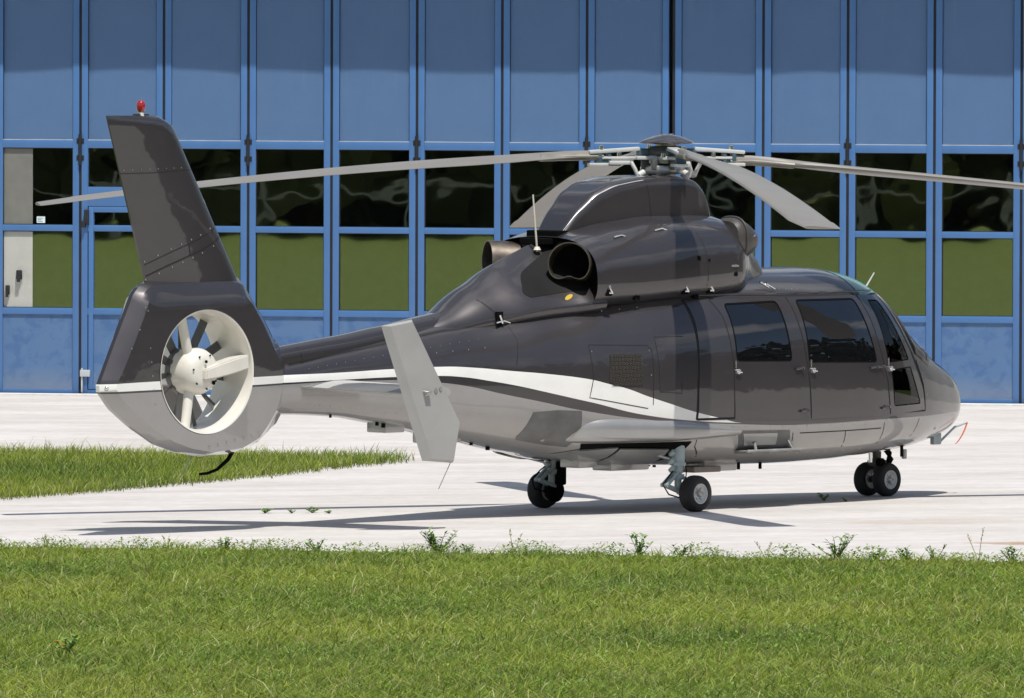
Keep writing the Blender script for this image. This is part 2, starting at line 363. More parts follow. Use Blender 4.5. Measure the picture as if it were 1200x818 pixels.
# ============================================================ HANGAR
m_blue, nt, n, l, p = new_mat('blue_frame_paint'); setp(p, rough=.42, coat=.15)
t = n.new('ShaderNodeTexCoord'); no = n.new('ShaderNodeTexNoise'); no.inputs['Scale'].default_value = 3; no.inputs['Detail'].default_value = 8
l.new(t.outputs['Object'], no.inputs['Vector'])
l.new(sock_mix(n, l, no.outputs['Fac'], (.055, .148, .345), (.075, .185, .40)), p.inputs['Base Color'])
def panel_mat(name, dirty, c0=(.165, .305, .57), c1=(.20, .355, .63)):
    m, nt, n, l, p = new_mat(name); setp(p, rough=.45, coat=.1)
    t = n.new('ShaderNodeTexCoord'); oi = n.new('ShaderNodeObjectInfo')
    add = n.new('ShaderNodeVectorMath'); add.operation = 'ADD'; l.new(t.outputs['Object'], add.inputs[0])
    cv = n.new('ShaderNodeCombineXYZ'); l.new(math_node(n, l, 'MULTIPLY', oi.outputs['Random'], 37.), cv.inputs[0]); l.new(cv.outputs[0], add.inputs[1])
    no = n.new('ShaderNodeTexNoise'); no.inputs['Scale'].default_value = 2.2; no.inputs['Detail'].default_value = 9; no.inputs['Roughness'].default_value = .65
    l.new(add.outputs[0], no.inputs['Vector'])
    base = sock_mix(n, l, no.outputs['Fac'], c0, c1)
    # fine dust speckle and vertical streaks
    mp = n.new('ShaderNodeMapping'); mp.inputs['Scale'].default_value = (22, 22, 1.2); l.new(add.outputs[0], mp.inputs[0])
    st = n.new('ShaderNodeTexNoise'); st.inputs['Scale'].default_value = 1; st.inputs['Detail'].default_value = 5; l.new(mp.outputs[0], st.inputs['Vector'])
    k = n.new('ShaderNodeMapRange'); k.inputs['From Min'].default_value = .62; k.inputs['From Max'].default_value = .8; k.inputs['To Max'].default_value = .25; l.new(st.outputs['Fac'], k.inputs['Value'])
    base = sock_mix(n, l, k.outputs[0], base, (.30, .43, .62))
    if dirty:
        sx = n.new('ShaderNodeSeparateXYZ'); l.new(t.outputs['Object'], sx.inputs[0])
        n3 = n.new('ShaderNodeTexNoise'); n3.inputs['Scale'].default_value = 5.5; n3.inputs['Detail'].default_value = 5; n3.inputs['Roughness'].default_value = .6; n3.inputs['Distortion'].default_value = .4; l.new(add.outputs[0], n3.inputs['Vector'])
        k = n.new('ShaderNodeMapRange'); k.inputs['From Min'].default_value = .50; k.inputs['From Max'].default_value = .60; k.inputs['To Max'].default_value = .42; l.new(n3.outputs['Fac'], k.inputs['Value'])
        base = sock_mix(n, l, k.outputs[0], base, (.085, .22, .56))
        k = n.new('ShaderNodeMapRange'); k.inputs['From Min'].default_value = .34; k.inputs['From Max'].default_value = .07; k.inputs['To Max'].default_value = .6; l.new(sx.outputs[2], k.inputs['Value'])
        f = math_node(n, l, 'MULTIPLY', k.outputs[0], math_node(n, l, 'ADD', no.outputs['Fac'], .35))
        base = sock_mix(n, l, f, base, (.46, .52, .58))
    l.new(base, p.inputs['Base Color'])
    b = n.new('ShaderNodeBump'); b.inputs['Strength'].default_value = .10; b.inputs['Distance'].default_value = .02; l.new(no.outputs['Fac'], b.inputs['Height']); l.new(b.outputs[0], p.inputs['Normal'])
    return m
m_panel = panel_mat('blue_panel', False); m_kick = panel_mat('blue_kick_panel', True, (.17, .32, .60), (.22, .38, .66))
m_rubber = simple('black_rubber', (.012, .012, .014), .7, var=.3, bump=.2)
m_zinc = simple('sill_metal', (.55, .57, .58), .4, metal=.3)
m_wall = simple('hangar_wall_render', (.50, .50, .48), .85, var=.1, bump=.3, bscale=40)
m_dark = simple('hangar_interior', (.16, .16, .15), .9)
m_eave = simple('eave_sheet', (.28, .30, .32), .5, metal=.4)
def glass_mat(name, refl, tint, wave, ws):
    m, nt, n, l, p = new_mat(name); n.remove(p)
    g = n.new('ShaderNodeBsdfGlossy'); g.inputs['Color'].default_value = (.96, .97, .92, 1); g.inputs['Roughness'].default_value = .012
    tr = n.new('ShaderNodeBsdfTransparent'); tr.inputs['Color'].default_value = (*tint, 1)
    t = n.new('ShaderNodeTexCoord'); oi = n.new('ShaderNodeObjectInfo'); add = n.new('ShaderNodeVectorMath'); add.operation = 'ADD'
    l.new(t.outputs['Object'], add.inputs[0]); cv = n.new('ShaderNodeCombineXYZ'); l.new(math_node(n, l, 'MULTIPLY', oi.outputs['Random'], 53.), cv.inputs[0]); l.new(cv.outputs[0], add.inputs[1])
    no = n.new('ShaderNodeTexNoise'); no.inputs['Scale'].default_value = ws; no.inputs['Detail'].default_value = 1.2; l.new(add.outputs[0], no.inputs['Vector'])
    b = n.new('ShaderNodeBump'); b.inputs['Strength'].default_value = 1; b.inputs['Distance'].default_value = wave
    l.new(no.outputs['Fac'], b.inputs['Height']); l.new(b.outputs[0], g.inputs['Normal'])
    ms = n.new('ShaderNodeMixShader'); ms.inputs[0].default_value = refl
    l.new(tr.outputs[0], ms.inputs[1]); l.new(g.outputs[0], ms.inputs[2]); l.new(ms.outputs[0], n['Material Output'].inputs['Surface']); return m
m_glass = glass_mat('coated_hangar_glass', .55, (.62, .64, .58), .0011, 2.0); m_glassl = glass_mat('lower_hangar_glass', .60, (.62, .64, .58), .0005, 1.6)

HR = math.atan(.215)
hang = empty('hangar', (0, 135.75, 0), -HR); tag(hang, 'large hangar with a wall of blue folding door leaves and glazed bands', 'hangar')
seams = [-9.23, -8.20, -7.28, -6.245, -5.211, -4.198, -3.175, -2.17, -1.143, -.122, .891, 1.926, 2.99, 3.991, 5.015, 6.039, 7.06, 8.08, 9.10]
def leaf_frame(x0, x1, split_door):
    bm = bmesh.new(); g = .016
    a, b = x0+g, x1-g; s = .075; top = 5.25
    box(bm, a, a+s, -.03, .03, .012, top, .004); box(bm, b-s, b, -.03, .03, .012, top, .004)
    for z0, z1 in ((.012, .065), (.95, 1.028), (1.935, 2.008), (2.917, 3.008), (5.17, 5.25)):
        box(bm, a+s, b-s, -.028, .028, z0, z1, .004)
    if split_door:   # wicket door let into this leaf
        box(bm, a+s, b-s, -.027, .027, 2.23, 2.46, .004)
        box(bm, a+s+.012, a+s+.07, -.034, .026, .07, 2.225, .004)
        box(bm, b-s-.07, b-s-.012, -.034, .026, .07, 2.225, .004)
        for z0, z1 in ((.07, .12), (.955, 1.024), (1.94, 2.003), (2.16, 2.225)): box(bm, a+s+.07, b-s-.07, -.033, .025, z0, z1, .004)
    return bm
rng = random.Random(3)
mesh_cache = {}
def quad_panel(name, x0, x1, z0, z1, y, mat, parent, thick=.012, bulge=0., nx=2, slope=0.):
    bm = bmesh.new()
    fr = [[bm.verts.new((x0+(x1-x0)*i/nx, y+bulge*math.sin(math.pi*i/nx)*math.sin(math.pi*j/3)+slope*(i/nx-.5), z0+(z1-z0)*j/3)) for i in range(nx+1)] for j in range(4)]
    for j in range(3):
        for i in range(nx): bm.faces.new((fr[j][i], fr[j][i+1], fr[j+1][i+1], fr[j+1][i]))
    r = bmesh.ops.solidify(bm, geom=bm.faces[:], thickness=thick)
    return build(name, bm, mat, parent, 30)
for i in range(len(seams)-1):
    x0, x1 = seams[i], seams[i+1]
    if i == 10: x1 -= .045       # the wide meeting gap between the two door sets
    wk = (i == 4)
    lf = build('door_leaf', leaf_frame(x0, x1, wk), m_blue, hang, 30)
    if wk: lf['label'] = 'door leaf with a narrow wicket door let into it'
    a, b = x0+.091, x1-.091
    sl = rng.uniform(-.022, .022)
    quad_panel('upper_panel', a, b, 3.008, 5.17, -.006, m_panel, lf, bulge=rng.uniform(-.014, .006), nx=8, slope=sl)
    bm = bmesh.new(); box(bm, a, b, -.024, -.008, 3.009, 3.018); build('drip_sill', bm, m_zinc, lf)
    if wk:
        quad_panel('window_pane', a, b, 2.46, 2.917, .004, m_glass, lf, .006)
        quad_panel('window_pane', a+.07, b-.07, 2.003, 2.16, .004, m_glass, lf, .006)
        quad_panel('window_pane', a+.07, b-.07, 1.024, 1.94, .004, m_glassl, lf, .006)
        quad_panel('kick_panel', a+.07, b-.07, .12, .955, -.008, m_kick, lf)
        bm = bmesh.new(); box(bm, a-.035, a+.02, -.075, -.031, 2.02, 2.19, .008); box(bm, a-.06, a-.02, -.09, -.031, 1.98, 2.06, .008); build('door_lock', bm, m_rubber, lf)
    else:
        quad_panel('window_pane', a+(.36 if i == 3 else 0), b, 2.008, 2.917, .004, m_glass, lf, .006)
        quad_panel('window_pane', a+(.36 if i == 3 else 0), b, 1.028, 1.935, .004, m_glassl, lf, .006)
        quad_panel('kick_panel', a, b, .065, .95, -.008, m_kick, lf)
    bm = bmesh.new()
    for z0, z1 in ((1.028, 1.935), (2.008, 2.917)):      # glazing gaskets
        if wk: continue
        for q in ((a, a+.009, z0, z1), (b-.009, b, z0, z1), (a+.009, b-.009, z1-.009, z1), (a+.009, b-.009, z0, z0+.007)):
            box(bm, q[0], q[1], -.012, -.003, q[2], q[3])
    for q in ((a, a+.006, 3.02, 5.17), (b-.006, b, 3.02, 5.17)): box(bm, q[0], q[1], -.018, -.0075, q[2], q[3])
    if len(bm.verts): build('gasket', bm, m_rubber, lf)
    else: bm.free()
    bm = bmesh.new(); box(bm, x0-.0155, x0+.0155, -.018, .028, .02, 5.25); build('seam_seal', bm, m_rubber, lf)
    if i % 2 == 0 and i < 11 or i % 2 == 1 and i >= 11 or i == 4:
        for z in (2.72, .9) if i != 4 else (2.72,):
            bm = bmesh.new(); lathe(bm, [(0, 0), (.019, 0), (.019, .36), (0, .36)], Matrix.Translation((x0, -.045, z)), 10); box(bm, x0-.045, x0+.045, -.034, -.029, z+.05, z+.11); box(bm, x0-.045, x0+.045, -.034, -.029, z+.25, z+.31)
            if z > 1: build('hinge', bm, m_rubber, lf, 30)
            else: bm.free()
# foot bolt at the wicket leaf, notice on the left pane
bm = bmesh.new(); box(bm, -5.19, -5.17, -.06, -.031, .03, .32, .004); box(bm, -5.2, -5.08, -.075, -.031, .22, .30, .006); build('foot_bolt', bm, m_zinc, hang, 30)
m_note = simple('notice_paper', (.72, .80, .78), .7, var=.05); m_ink = simple('notice_ink', (.12, .25, .35), .7)
bm = bmesh.new(); box(bm, -5.745, -5.645, -.010, -.004, 2.03, 2.105); nt_ = build('notice', bm, m_note, hang)
bm = bmesh.new()
for k, w in enumerate((.07, .05, .065)): box(bm, -5.735, -5.735+w, -.0125, -.0105, 2.083-k*.019, 2.089-k*.019)
build('print_line', bm, m_ink, nt_)
# threshold, eave, side walls, interior
bm = bmesh.new(); box(bm, -9.6, 9.5, -.10, .10, -.05, .010, .003); build('threshold', bm, simple('threshold_steel', (.06, .065, .07), .6), hang)
bm = bmesh.new(); box(bm, -9.6, 9.5, -.34, -.105, -.05, .022, .006); build('kerb_strip', bm, simple('pale_kerb', (.62, .61, .58), .85, bump=.3), hang)
bm = bmesh.new(); box(bm, -30, 34, -1.11, .8, 6.62, 6.95, .02); build('roof_eave', bm, m_eave, hang)
bm = bmesh.new(); box(bm, -30, 34, .0, .35, 5.27, 6.61); build('wall', bm, m_wall, hang)
bm = bmesh.new(); box(bm, -30, -9.3, .0, .35, -.1, 5.27); build('wall', bm, m_wall, hang)
bm = bmesh.new(); box(bm, 9.2, 34, .0, .35, -.1, 5.27); build('wall', bm, m_wall, hang)
bm = bmesh.new(); box(bm, -30, 34, 14, 14.3, -.1, 6.6); build('wall', bm, m_dark, hang)
bm = bmesh.new(); box(bm, -30, 34, .8, 14.3, 6.65, 6.9); build('roof', bm, m_dark, hang)
bm = bmesh.new(); box(bm, -30, 34, .06, 14.0, -.1, -.004); build('floor_slab', bm, m_dark, hang)
# left end of the leftmost window in view has added boards for an unidentified pale shape: grey board above, white board with two fittings below
m_bg = simple('grey_board', (.36, .36, .32), .7, var=.08); m_bw = simple('white_board', (.86, .86, .78), .6, var=.05)
a = seams[3]+.091; lf = [o for o in hang.children if o.name.startswith('door_leaf')][3]
quad_panel('stand_in_board', a, a+.357, 2.008, 2.917, .002, m_bg, lf); wb = quad_panel('stand_in_board', a, a+.357, 1.028, 1.935, .002, m_bw, lf); wb['label'] = 'white stand-in board with two dark fittings'
for x_, z_, w_ in ((a+.20, 1.42, .035), (a+.06, 1.24, .025)):
    bm = bmesh.new(); box(bm, x_-w_, x_+w_, -.05, -.0, z_-.06, z_+.05, .015); box(bm, x_-w_*.6, x_+w_*.6, -.07, -.05, z_-.09, z_-.02, .008); build('fitting', bm, m_rubber, wb, 40)
# ============================================================ WOODS (behind and beside the photographer; seen in the glass and the paint)
m_wood, nt, n, l, p = new_mat('woodland_leaf'); setp(p, rough=.9, spec=.05)
trw = n.new('ShaderNodeBsdfTranslucent'); msw = n.new('ShaderNodeMixShader'); msw.inputs[0].default_value = .5; l.new(p.outputs[0], msw.inputs[1]); l.new(trw.outputs[0], msw.inputs[2]); l.new(msw.outputs[0], n['Material Output'].inputs['Surface'])
t = n.new('ShaderNodeTexCoord'); no = n.new('ShaderNodeTexNoise'); no.inputs['Scale'].default_value = .5; no.inputs['Detail'].default_value = 8; l.new(t.outputs['Object'], no.inputs['Vector'])
wc = sock_mix(n, l, no.outputs['Fac'], (.13, .145, .05), (.33, .34, .13)); l.new(wc, p.inputs['Base Color']); l.new(wc, trw.inputs['Color'])  # leaf colours lightened to carry distance haze in the pane reflections
m_woodd = simple('dark_woodland_leaf', (.04, .05, .016), .9, var=.5, scale=.5)
def wood(pts, h0, h1, label, seed, mat=None):
    rs = np.random.RandomState(seed); V = []; Fc = []
    for (x, y) in pts:
        n_l = 110; hh = rs.uniform(h0, h1)
        c = rs.normal(0, 1, (n_l, 3)); c /= np.linalg.norm(c, axis=1)[:, None]; c *= rs.uniform(.55, 1, (n_l, 1))**.5
        c = c*np.array([3.4, 3.4, hh*.52])+np.array([x, y, hh*.5])
        sk = np.stack([rs.uniform(-3.4, 3.4, 60)+x, rs.uniform(-1, 3.2, 60)+y, rs.uniform(0, 4, 60)], 1); c = np.concatenate([c, sk])
        for q in c:
            a_ = rs.normal(0, 1, 3); a_ /= np.linalg.norm(a_); b_ = np.cross(a_, rs.normal(0, 1, 3)); b_ /= np.linalg.norm(b_); s = rs.uniform(.7, 1.5)
            k = len(V); V += [q+a_*s, q+b_*s*.8, q-a_*s, q-b_*s*.8]; Fc.append((k, k+1, k+2, k+3))
    me = bpy.data.meshes.new('woodland'); me.from_pydata([tuple(v) for v in V], [], Fc)
    o = mesh_obj('woodland', me, mat or m_wood); tag(o, label, 'woodland', kind='stuff')
rs = np.random.RandomState(4)
P1 = []
for row in range(3):
    for x in np.arange(-84, -13, 3.4): P1.append((x+rs.uniform(-1, 1), 50.0-(x+41)*.45-row*5+rs.uniform(-1, 1)))
wood(P1, 10, 15, 'dark wood of broadleaf trees behind the meadow to the left of the photographer', 1)
# fence added out of view so the panes reflect pale lines
m_fence = simple('reflection_fence_pale', (.36, .35, .31), .8, var=.2)
fe = empty('reflection_fence', (-41, 56.8, 0), math.atan(-.45)); tag(fe, 'unseen pale post and rail fence added to reflect as light lines in the hangar glass', 'fence')
for z in (.85,):
    bm = bmesh.new(); box(bm, -26, 30, -.03, .03, z, z+.08); build('rail', bm, m_fence, fe)
post = None
for k in range(20):
    if post is None: bm = bmesh.new(); box(bm, -.06, .06, -.06, .06, 0, 1.25); post = build('post', bm, m_fence, fe); post.location.x = -26
    else: share(post, fe, (-26+k*2.9, 0, 0))
P2 = []
for row in range(3):
    for y in np.arange(20, 210, 4.): P2.append((62+row*5+rs.uniform(-1, 1), y+rs.uniform(-1, 1)))
wood(P2, 13, 20, 'dark wood of tall trees far to the right of the apron', 2, m_woodd)
P3 = []
for row in range(2):
    for x in np.arange(-80, 100, 4.5): P3.append((x, -40-row*5+rs.uniform(-1, 1)))
wood(P3, 10, 15, 'dark wood behind the photographer', 3, m_woodd)

# x, z_bottom, z_top, half_width, z_widest, n_top, n_bottom
ST = [
(-4.85,.99,1.40,.15,1.22,2.3,2.4),(-4.45,.985,1.46,.19,1.24,2.3,2.4),(-3.9,.955,1.55,.235,1.24,2.3,2.4),(-3.2,.86,1.66,.33,1.22,2.3,2.4),
(-2.5,.735,1.79,.45,1.19,2.3,2.4),(-1.5,.565,1.96,.70,1.15,2.4,2.5),(-1.0,.48,2.03,.83,1.12,2.5,2.7),
(-.3,.425,2.10,.955,1.08,2.6,2.9),(.4,.40,2.16,1.0,1.05,2.7,3.0),(1.0,.385,2.19,1.01,1.02,2.8,3.1),(1.65,.38,2.205,1.01,1.0,2.8,3.1),
(2.3,.39,2.205,1.0,.98,2.75,3.0),(2.8,.41,2.15,.95,.97,2.6,2.8),(3.0,.42,2.08,.91,.965,2.5,2.7),(3.25,.435,1.875,.845,.955,2.35,2.6),
(3.5,.45,1.685,.77,.94,2.25,2.6),(3.8,.485,1.49,.66,.92,2.2,2.5),(4.1,.53,1.345,.53,.90,2.15,2.4),(4.35,.59,1.24,.41,.885,2.1,2.3),(4.50,.65,1.145,.29,.88,2.05,2.2),
(4.57,.69,1.06,.19,.875,2.0,2.1),(4.61,.77,.98,.11,.875,2.0,2.0),(4.63,.85,.90,.02,.875,2.0,2.0)]
def pchip(xs, ys):
    n=len(xs); h=[xs[i+1]-xs[i] for i in range(n-1)]; d=[(ys[i+1]-ys[i])/h[i] for i in range(n-1)]
    m=[d[0]]+[0 if d[i-1]*d[i]<=0 else (h[i-1]+h[i])*2*d[i-1]*d[i]/((2*h[i]+h[i-1])*d[i]+(h[i]+2*h[i-1])*d[i-1])*((2*h[i]+h[i-1]+h[i]+2*h[i-1])/(3*(h[i-1]+h[i]))) for i in range(1,n-1)]+[d[-1]]
    def f(x):
        x=min(max(x,xs[0]),xs[-1])
        i=0
        while i<n-2 and x>xs[i+1]: i+=1
        t=(x-xs[i])/h[i]; a=t*t*t; b=t*t
        return (2*a-3*b+1)*ys[i]+(a-2*b+t)*h[i]*m[i]+(3*b-2*a)*ys[i+1]+(a-b)*h[i]*m[i+1]
    return f
class Loft:
    def __init__(s, st, sig=.11):
        # stations are joined by monotone curves, then faired so that reflections run clean
        xs=[r[0] for r in st]; s.x0,s.x1=xs[0],xs[-1]; s.n=int((s.x1-s.x0)/.01)+1; s.d=(s.x1-s.x0)/s.n; s.T=[]
        for k in range(1,7):
            f=pchip(xs,[r[k] for r in st]); v=[f(s.x0+i*s.d) for i in range(s.n+1)]
            for _ in range(2):
                w=[]
                for i in range(s.n+1):
                    m=int(min(sig/s.d,.6*i,.6*(s.n-i))); w.append(sum(v[i-m:i+m+1])/(2*m+1))
                v=w
            s.T.append(v)
    def par(s,x):
        t=(min(max(x,s.x0),s.x1)-s.x0)/s.d; i=min(int(t),s.n-1); t-=i
        return [v[i]*(1-t)+v[i+1]*t for v in s.T]
    def hw(s,x,z):
        zb,zt,W,zw,nt,nb=s.par(x)
        t,n=((z-zw)/(zt-zw),nt) if z>=zw else ((zw-z)/(zw-zb),nb)
        return 0. if t>=1 else W*(1-t**n)**(1/n)
    def pt(s,x,phi,off=0.):
        # phi degrees: 0 = port widest, 90 = top, 180 = starboard widest, 270 = belly
        zb,zt,W,zw,nt,nb=s.par(x)
        a=math.radians(phi); c,q=math.cos(a),math.sin(a)
        n=nt if q>=0 else nb; H=(zt-zw) if q>=0 else (zw-zb)
        return (x, math.copysign(abs(c)**(2/n),c)*(W+off), zw+math.copysign(abs(q)**(2/n),q)*(H+off))
# ============================================================ HELICOPTER
# local frame: x forward, y to port, z up, origin on the ground midway between the main wheels
heli = empty('helicopter', (.992, 107.0, .008), R(47))
tag(heli, 'dark grey twin engine helicopter with white stripe and silver belly parked on its wheels', 'helicopter')
def curve_node(n, l, xs_, zs_, xin):
    f = n.new('ShaderNodeFloatCurve'); c = f.mapping.curves[0]; pts = [((x+7)/12., z/2.) for x, z in zip(xs_, zs_)]
    c.points[0].location = pts[0]; c.points[1].location = pts[-1]
    for q in pts[1:-1]: c.points.new(*q)
    for q in c.points: q.handle_type = 'AUTO_CLAMPED'
    f.mapping.use_clip = False; f.mapping.update()
    l.new(math_node(n, l, 'MULTIPLY', math_node(n, l, 'ADD', xin, 7.), 1/12.), f.inputs['Value'])
    return math_node(n, l, 'MULTIPLY', f.outputs[0], 2.)
UW = [(-7, 1.30), (-6.2, 1.325), (-4.55, 1.345), (-3.93, 1.355), (-3.35, 1.375), (-2.77, 1.386), (-2.39, 1.368), (-2.04, 1.335), (-1.70, 1.305), (-1.24, 1.248), (-1.03, 1.20), (-.84, 1.158), (-.6, 1.08), (-.35, 1.01), (0, .920), (.355, .850), (.55, .814), (1.54, .776), (2.72, .795), (3.38, .80), (4.2, .812), (5, .82)]
LW = [(-7, 1.235), (-6.2, 1.25), (-4.55, 1.278), (-3.94, 1.290), (-3.36, 1.303), (-2.84, 1.304), (-2.57, 1.289), (-2.27, 1.248), (-2.0, 1.202), (-1.70, 1.139), (-1.24, 1.042), (-.59, .905), (0, .842), (.55, .812), (1.54, .775), (2.72, .794), (3.38, .799), (4.2, .811), (5, .819)]
TL = [(-7, 1.217), (-6.2, 1.232), (-4.55, 1.262), (-3.94, 1.276), (-3.36, 1.276), (-2.81, 1.242), (-2.51, 1.204), (-2.13, 1.126), (-1.70, 1.042), (-1.31, .965), (-.58, .866), (.49, .802), (1.54, .772), (2.72, .792), (3.38, .797), (4.2, .809), (5, .816)]
DARK = (.056, .050, .052); SILV = (.36, .348, .335); WHT = (.78, .77, .73)
def paint(name, striped=True, base=DARK):
    m, nt, n, l, p = new_mat(name); t = n.new('ShaderNodeTexCoord'); sx = n.new('ShaderNodeSeparateXYZ'); l.new(t.outputs['Object'], sx.inputs[0])
    no = n.new('ShaderNodeTexNoise'); no.inputs['Scale'].default_value = 3.5; no.inputs['Detail'].default_value = 9; no.inputs['Roughness'].default_value = .7; l.new(t.outputs['Object'], no.inputs['Vector'])
    setp(p, coat=1., coatr=.035, ior=1.5)
    lv = n.new('ShaderNodeMapRange'); lv.inputs['To Min'].default_value = .86; lv.inputs['To Max'].default_value = 1.12; l.new(no.outputs['Fac'], lv.inputs['Value'])
    if striped:
        zA = curve_node(n, l, *zip(*UW), sx.outputs[0]); zB = curve_node(n, l, *zip(*LW), sx.outputs[0]); zC = curve_node(n, l, *zip(*TL), sx.outputs[0])
        gA = math_node(n, l, 'GREATER_THAN', sx.outputs[2], zA); gB = math_node(n, l, 'GREATER_THAN', sx.outputs[2], zB); gC = math_node(n, l, 'GREATER_THAN', sx.outputs[2], zC)
        c = sock_mix(n, l, gC, SILV, DARK); c = sock_mix(n, l, gB, c, WHT); c = sock_mix(n, l, gA, c, DARK)
        wht = math_node(n, l, 'SUBTRACT', gB, gA)
        met = math_node(n, l, 'MULTIPLY', math_node(n, l, 'SUBTRACT', 1., wht), .55); l.new(met, p.inputs['Metallic'])
        rg = math_node(n, l, 'ADD', math_node(n, l, 'MULTIPLY', math_node(n, l, 'SUBTRACT', 1., gC), .12), .34)
    else:
        c = sock_mix(n, l, 1., base, base); p.inputs['Metallic'].default_value = .55; rg = None
    mm = n.new('ShaderNodeMix'); mm.data_type = 'RGBA'; mm.blend_type = 'MULTIPLY'; mm.inputs['Factor'].default_value = 1.
    l.new(c, mm.inputs['A']); l.new(lv.outputs[0], mm.inputs['B'])
    # dust low on the belly and stray grime
    l.new(mm.outputs['Result'], p.inputs['Base Color'])
    if rg is not None: l.new(math_node(n, l, 'ADD', rg, math_node(n, l, 'MULTIPLY', no.outputs['Fac'], .1)), p.inputs['Roughness'])
    else: p.inputs['Roughness'].default_value = .38
    n2 = n.new('ShaderNodeTexNoise'); n2.inputs['Scale'].default_value = 2.4; n2.inputs['Detail'].default_value = 3; l.new(t.outputs['Object'], n2.inputs['Vector'])
    b = n.new('ShaderNodeBump'); b.inputs['Strength'].default_value = .2; b.inputs['Distance'].default_value = .012
    l.new(n2.outputs['Fac'], b.inputs['Height']); l.new(b.outputs[0], p.inputs['Normal']); l.new(b.outputs[0], p.inputs['Coat Normal'])
    return m
m_body = paint('fuselage_paint'); m_darkp = paint('dark_metallic_paint', False)
m_silver = paint('silver_paint', False, (.37, .365, .355)); m_lgrey = paint('light_grey_paint', False, (.46, .455, .44))
m_plate = simple('matt_grey_paint', (.32, .315, .30), .5, coat=.1, var=.05, scale=4)
m_cream = simple('cream_paint', (.68, .65, .58), .38, coat=.3, var=.06, scale=5)
m_white = simple('white_metal', (.55, .555, .535), .35, var=.08, coat=.2)
m_teal = simple('teal_fitting', (.055, .10, .125), .45, var=.2)
m_tyre = simple('tyre_rubber', (.014, .0135, .013), .75, var=.3, bump=.25, bscale=70)
m_black = simple('black_trim_and_void', (.002, .002, .002), .85, spec=.12, var=.2)  # real black trim, and the painted dark inside of slots, bays and recesses
m_seam = simple('panel_gap', (.012, .012, .012), .8)
m_steel = simple('steel', (.42, .42, .41), .35, metal=.8, var=.15)
m_chrome = simple('polished_steel', (.75, .75, .73), .18, metal=1., var=.05)
m_gear = simple('gear_leg_paint', (.36, .43, .43), .45, var=.15, coat=.2)
m_exh = simple('heat_stained_steel', (.17, .145, .12), .42, metal=.9, var=.35, scale=9)
m_blade = simple('rotor_blade_paint', (.195, .183, .162), .45, var=.06, scale=2.5, coat=.1)
m_root = simple('blade_root_paint', (.20, .185, .155), .45, var=.2, scale=8)
m_bladek = simple('blade_underside', (.10, .095, .085), .5, var=.1)
m_fan = simple('fan_blade_paint', (.10, .10, .10), .45, var=.2)
m_mesh, nt, n, l, p = new_mat('intake_mesh'); setp(p, rough=.6, metal=.4)
t = n.new('ShaderNodeTexCoord'); wv = n.new('ShaderNodeTexWave'); wv.inputs['Scale'].default_value = 26; wv.bands_direction = 'DIAGONAL'; l.new(t.outputs['Object'], wv.inputs[0])
l.new(sock_mix(n, l, wv.outputs['Fac'], (.018, .016, .015), (.075, .066, .056)), p.inputs['Base Color'])
m_red = simple('red_lens', (.30, .006, .01), .15, coat=1, var=.1)
m_ribbon = simple('orange_ribbon', (.42, .085, .035), .7, var=.15)
m_yel = simple('yellow_sticker', (.50, .33, .02), .5, var=.1)
m_int = simple('cockpit_trim', (.50, .48, .45), .8); m_seat = simple('seat_leather', (.60, .57, .52), .6)
m_winb, nt, n, l, p = new_mat('dark_cabin_glass'); setp(p, color=(.004, .0045, .006), rough=.02, ior=1.5, coat=.8, coatr=.01)
t = n.new('ShaderNodeTexCoord'); no = n.new('ShaderNodeTexNoise'); no.inputs['Scale'].default_value = 2.2; no.inputs['Detail'].default_value = 1
l.new(t.outputs['Object'], no.inputs[0]); b = n.new('ShaderNodeBump'); b.inputs['Strength'].default_value = .5; b.inputs['Distance'].default_value = .012; l.new(no.outputs['Fac'], b.inputs['Height']); l.new(b.outputs[0], p.inputs['Normal']); l.new(b.outputs[0], p.inputs['Coat Normal'])
def clear(name, tint, r=.10):
    m, nt, n, l, p = new_mat(name); n.remove(p); g = n.new('ShaderNodeBsdfGlossy'); g.inputs['Roughness'].default_value = .02
    tr = n.new('ShaderNodeBsdfTransparent'); tr.inputs['Color'].default_value = (*tint, 1); fr = n.new('ShaderNodeLayerWeight'); fr.inputs['Blend'].default_value = .25
    ms = n.new('ShaderNodeMixShader'); l.new(math_node(n, l, 'ADD', fr.outputs['Fresnel'], r), ms.inputs[0]); l.new(tr.outputs[0], ms.inputs[1]); l.new(g.outputs[0], ms.inputs[2]); l.new(ms.outputs[0], n['Material Output'].inputs['Surface']); return m
m_clear = clear('cockpit_glass', (.80, .81, .78), .03); m_tealg = clear('tinted_roof_glass', (.22, .50, .48), .12)

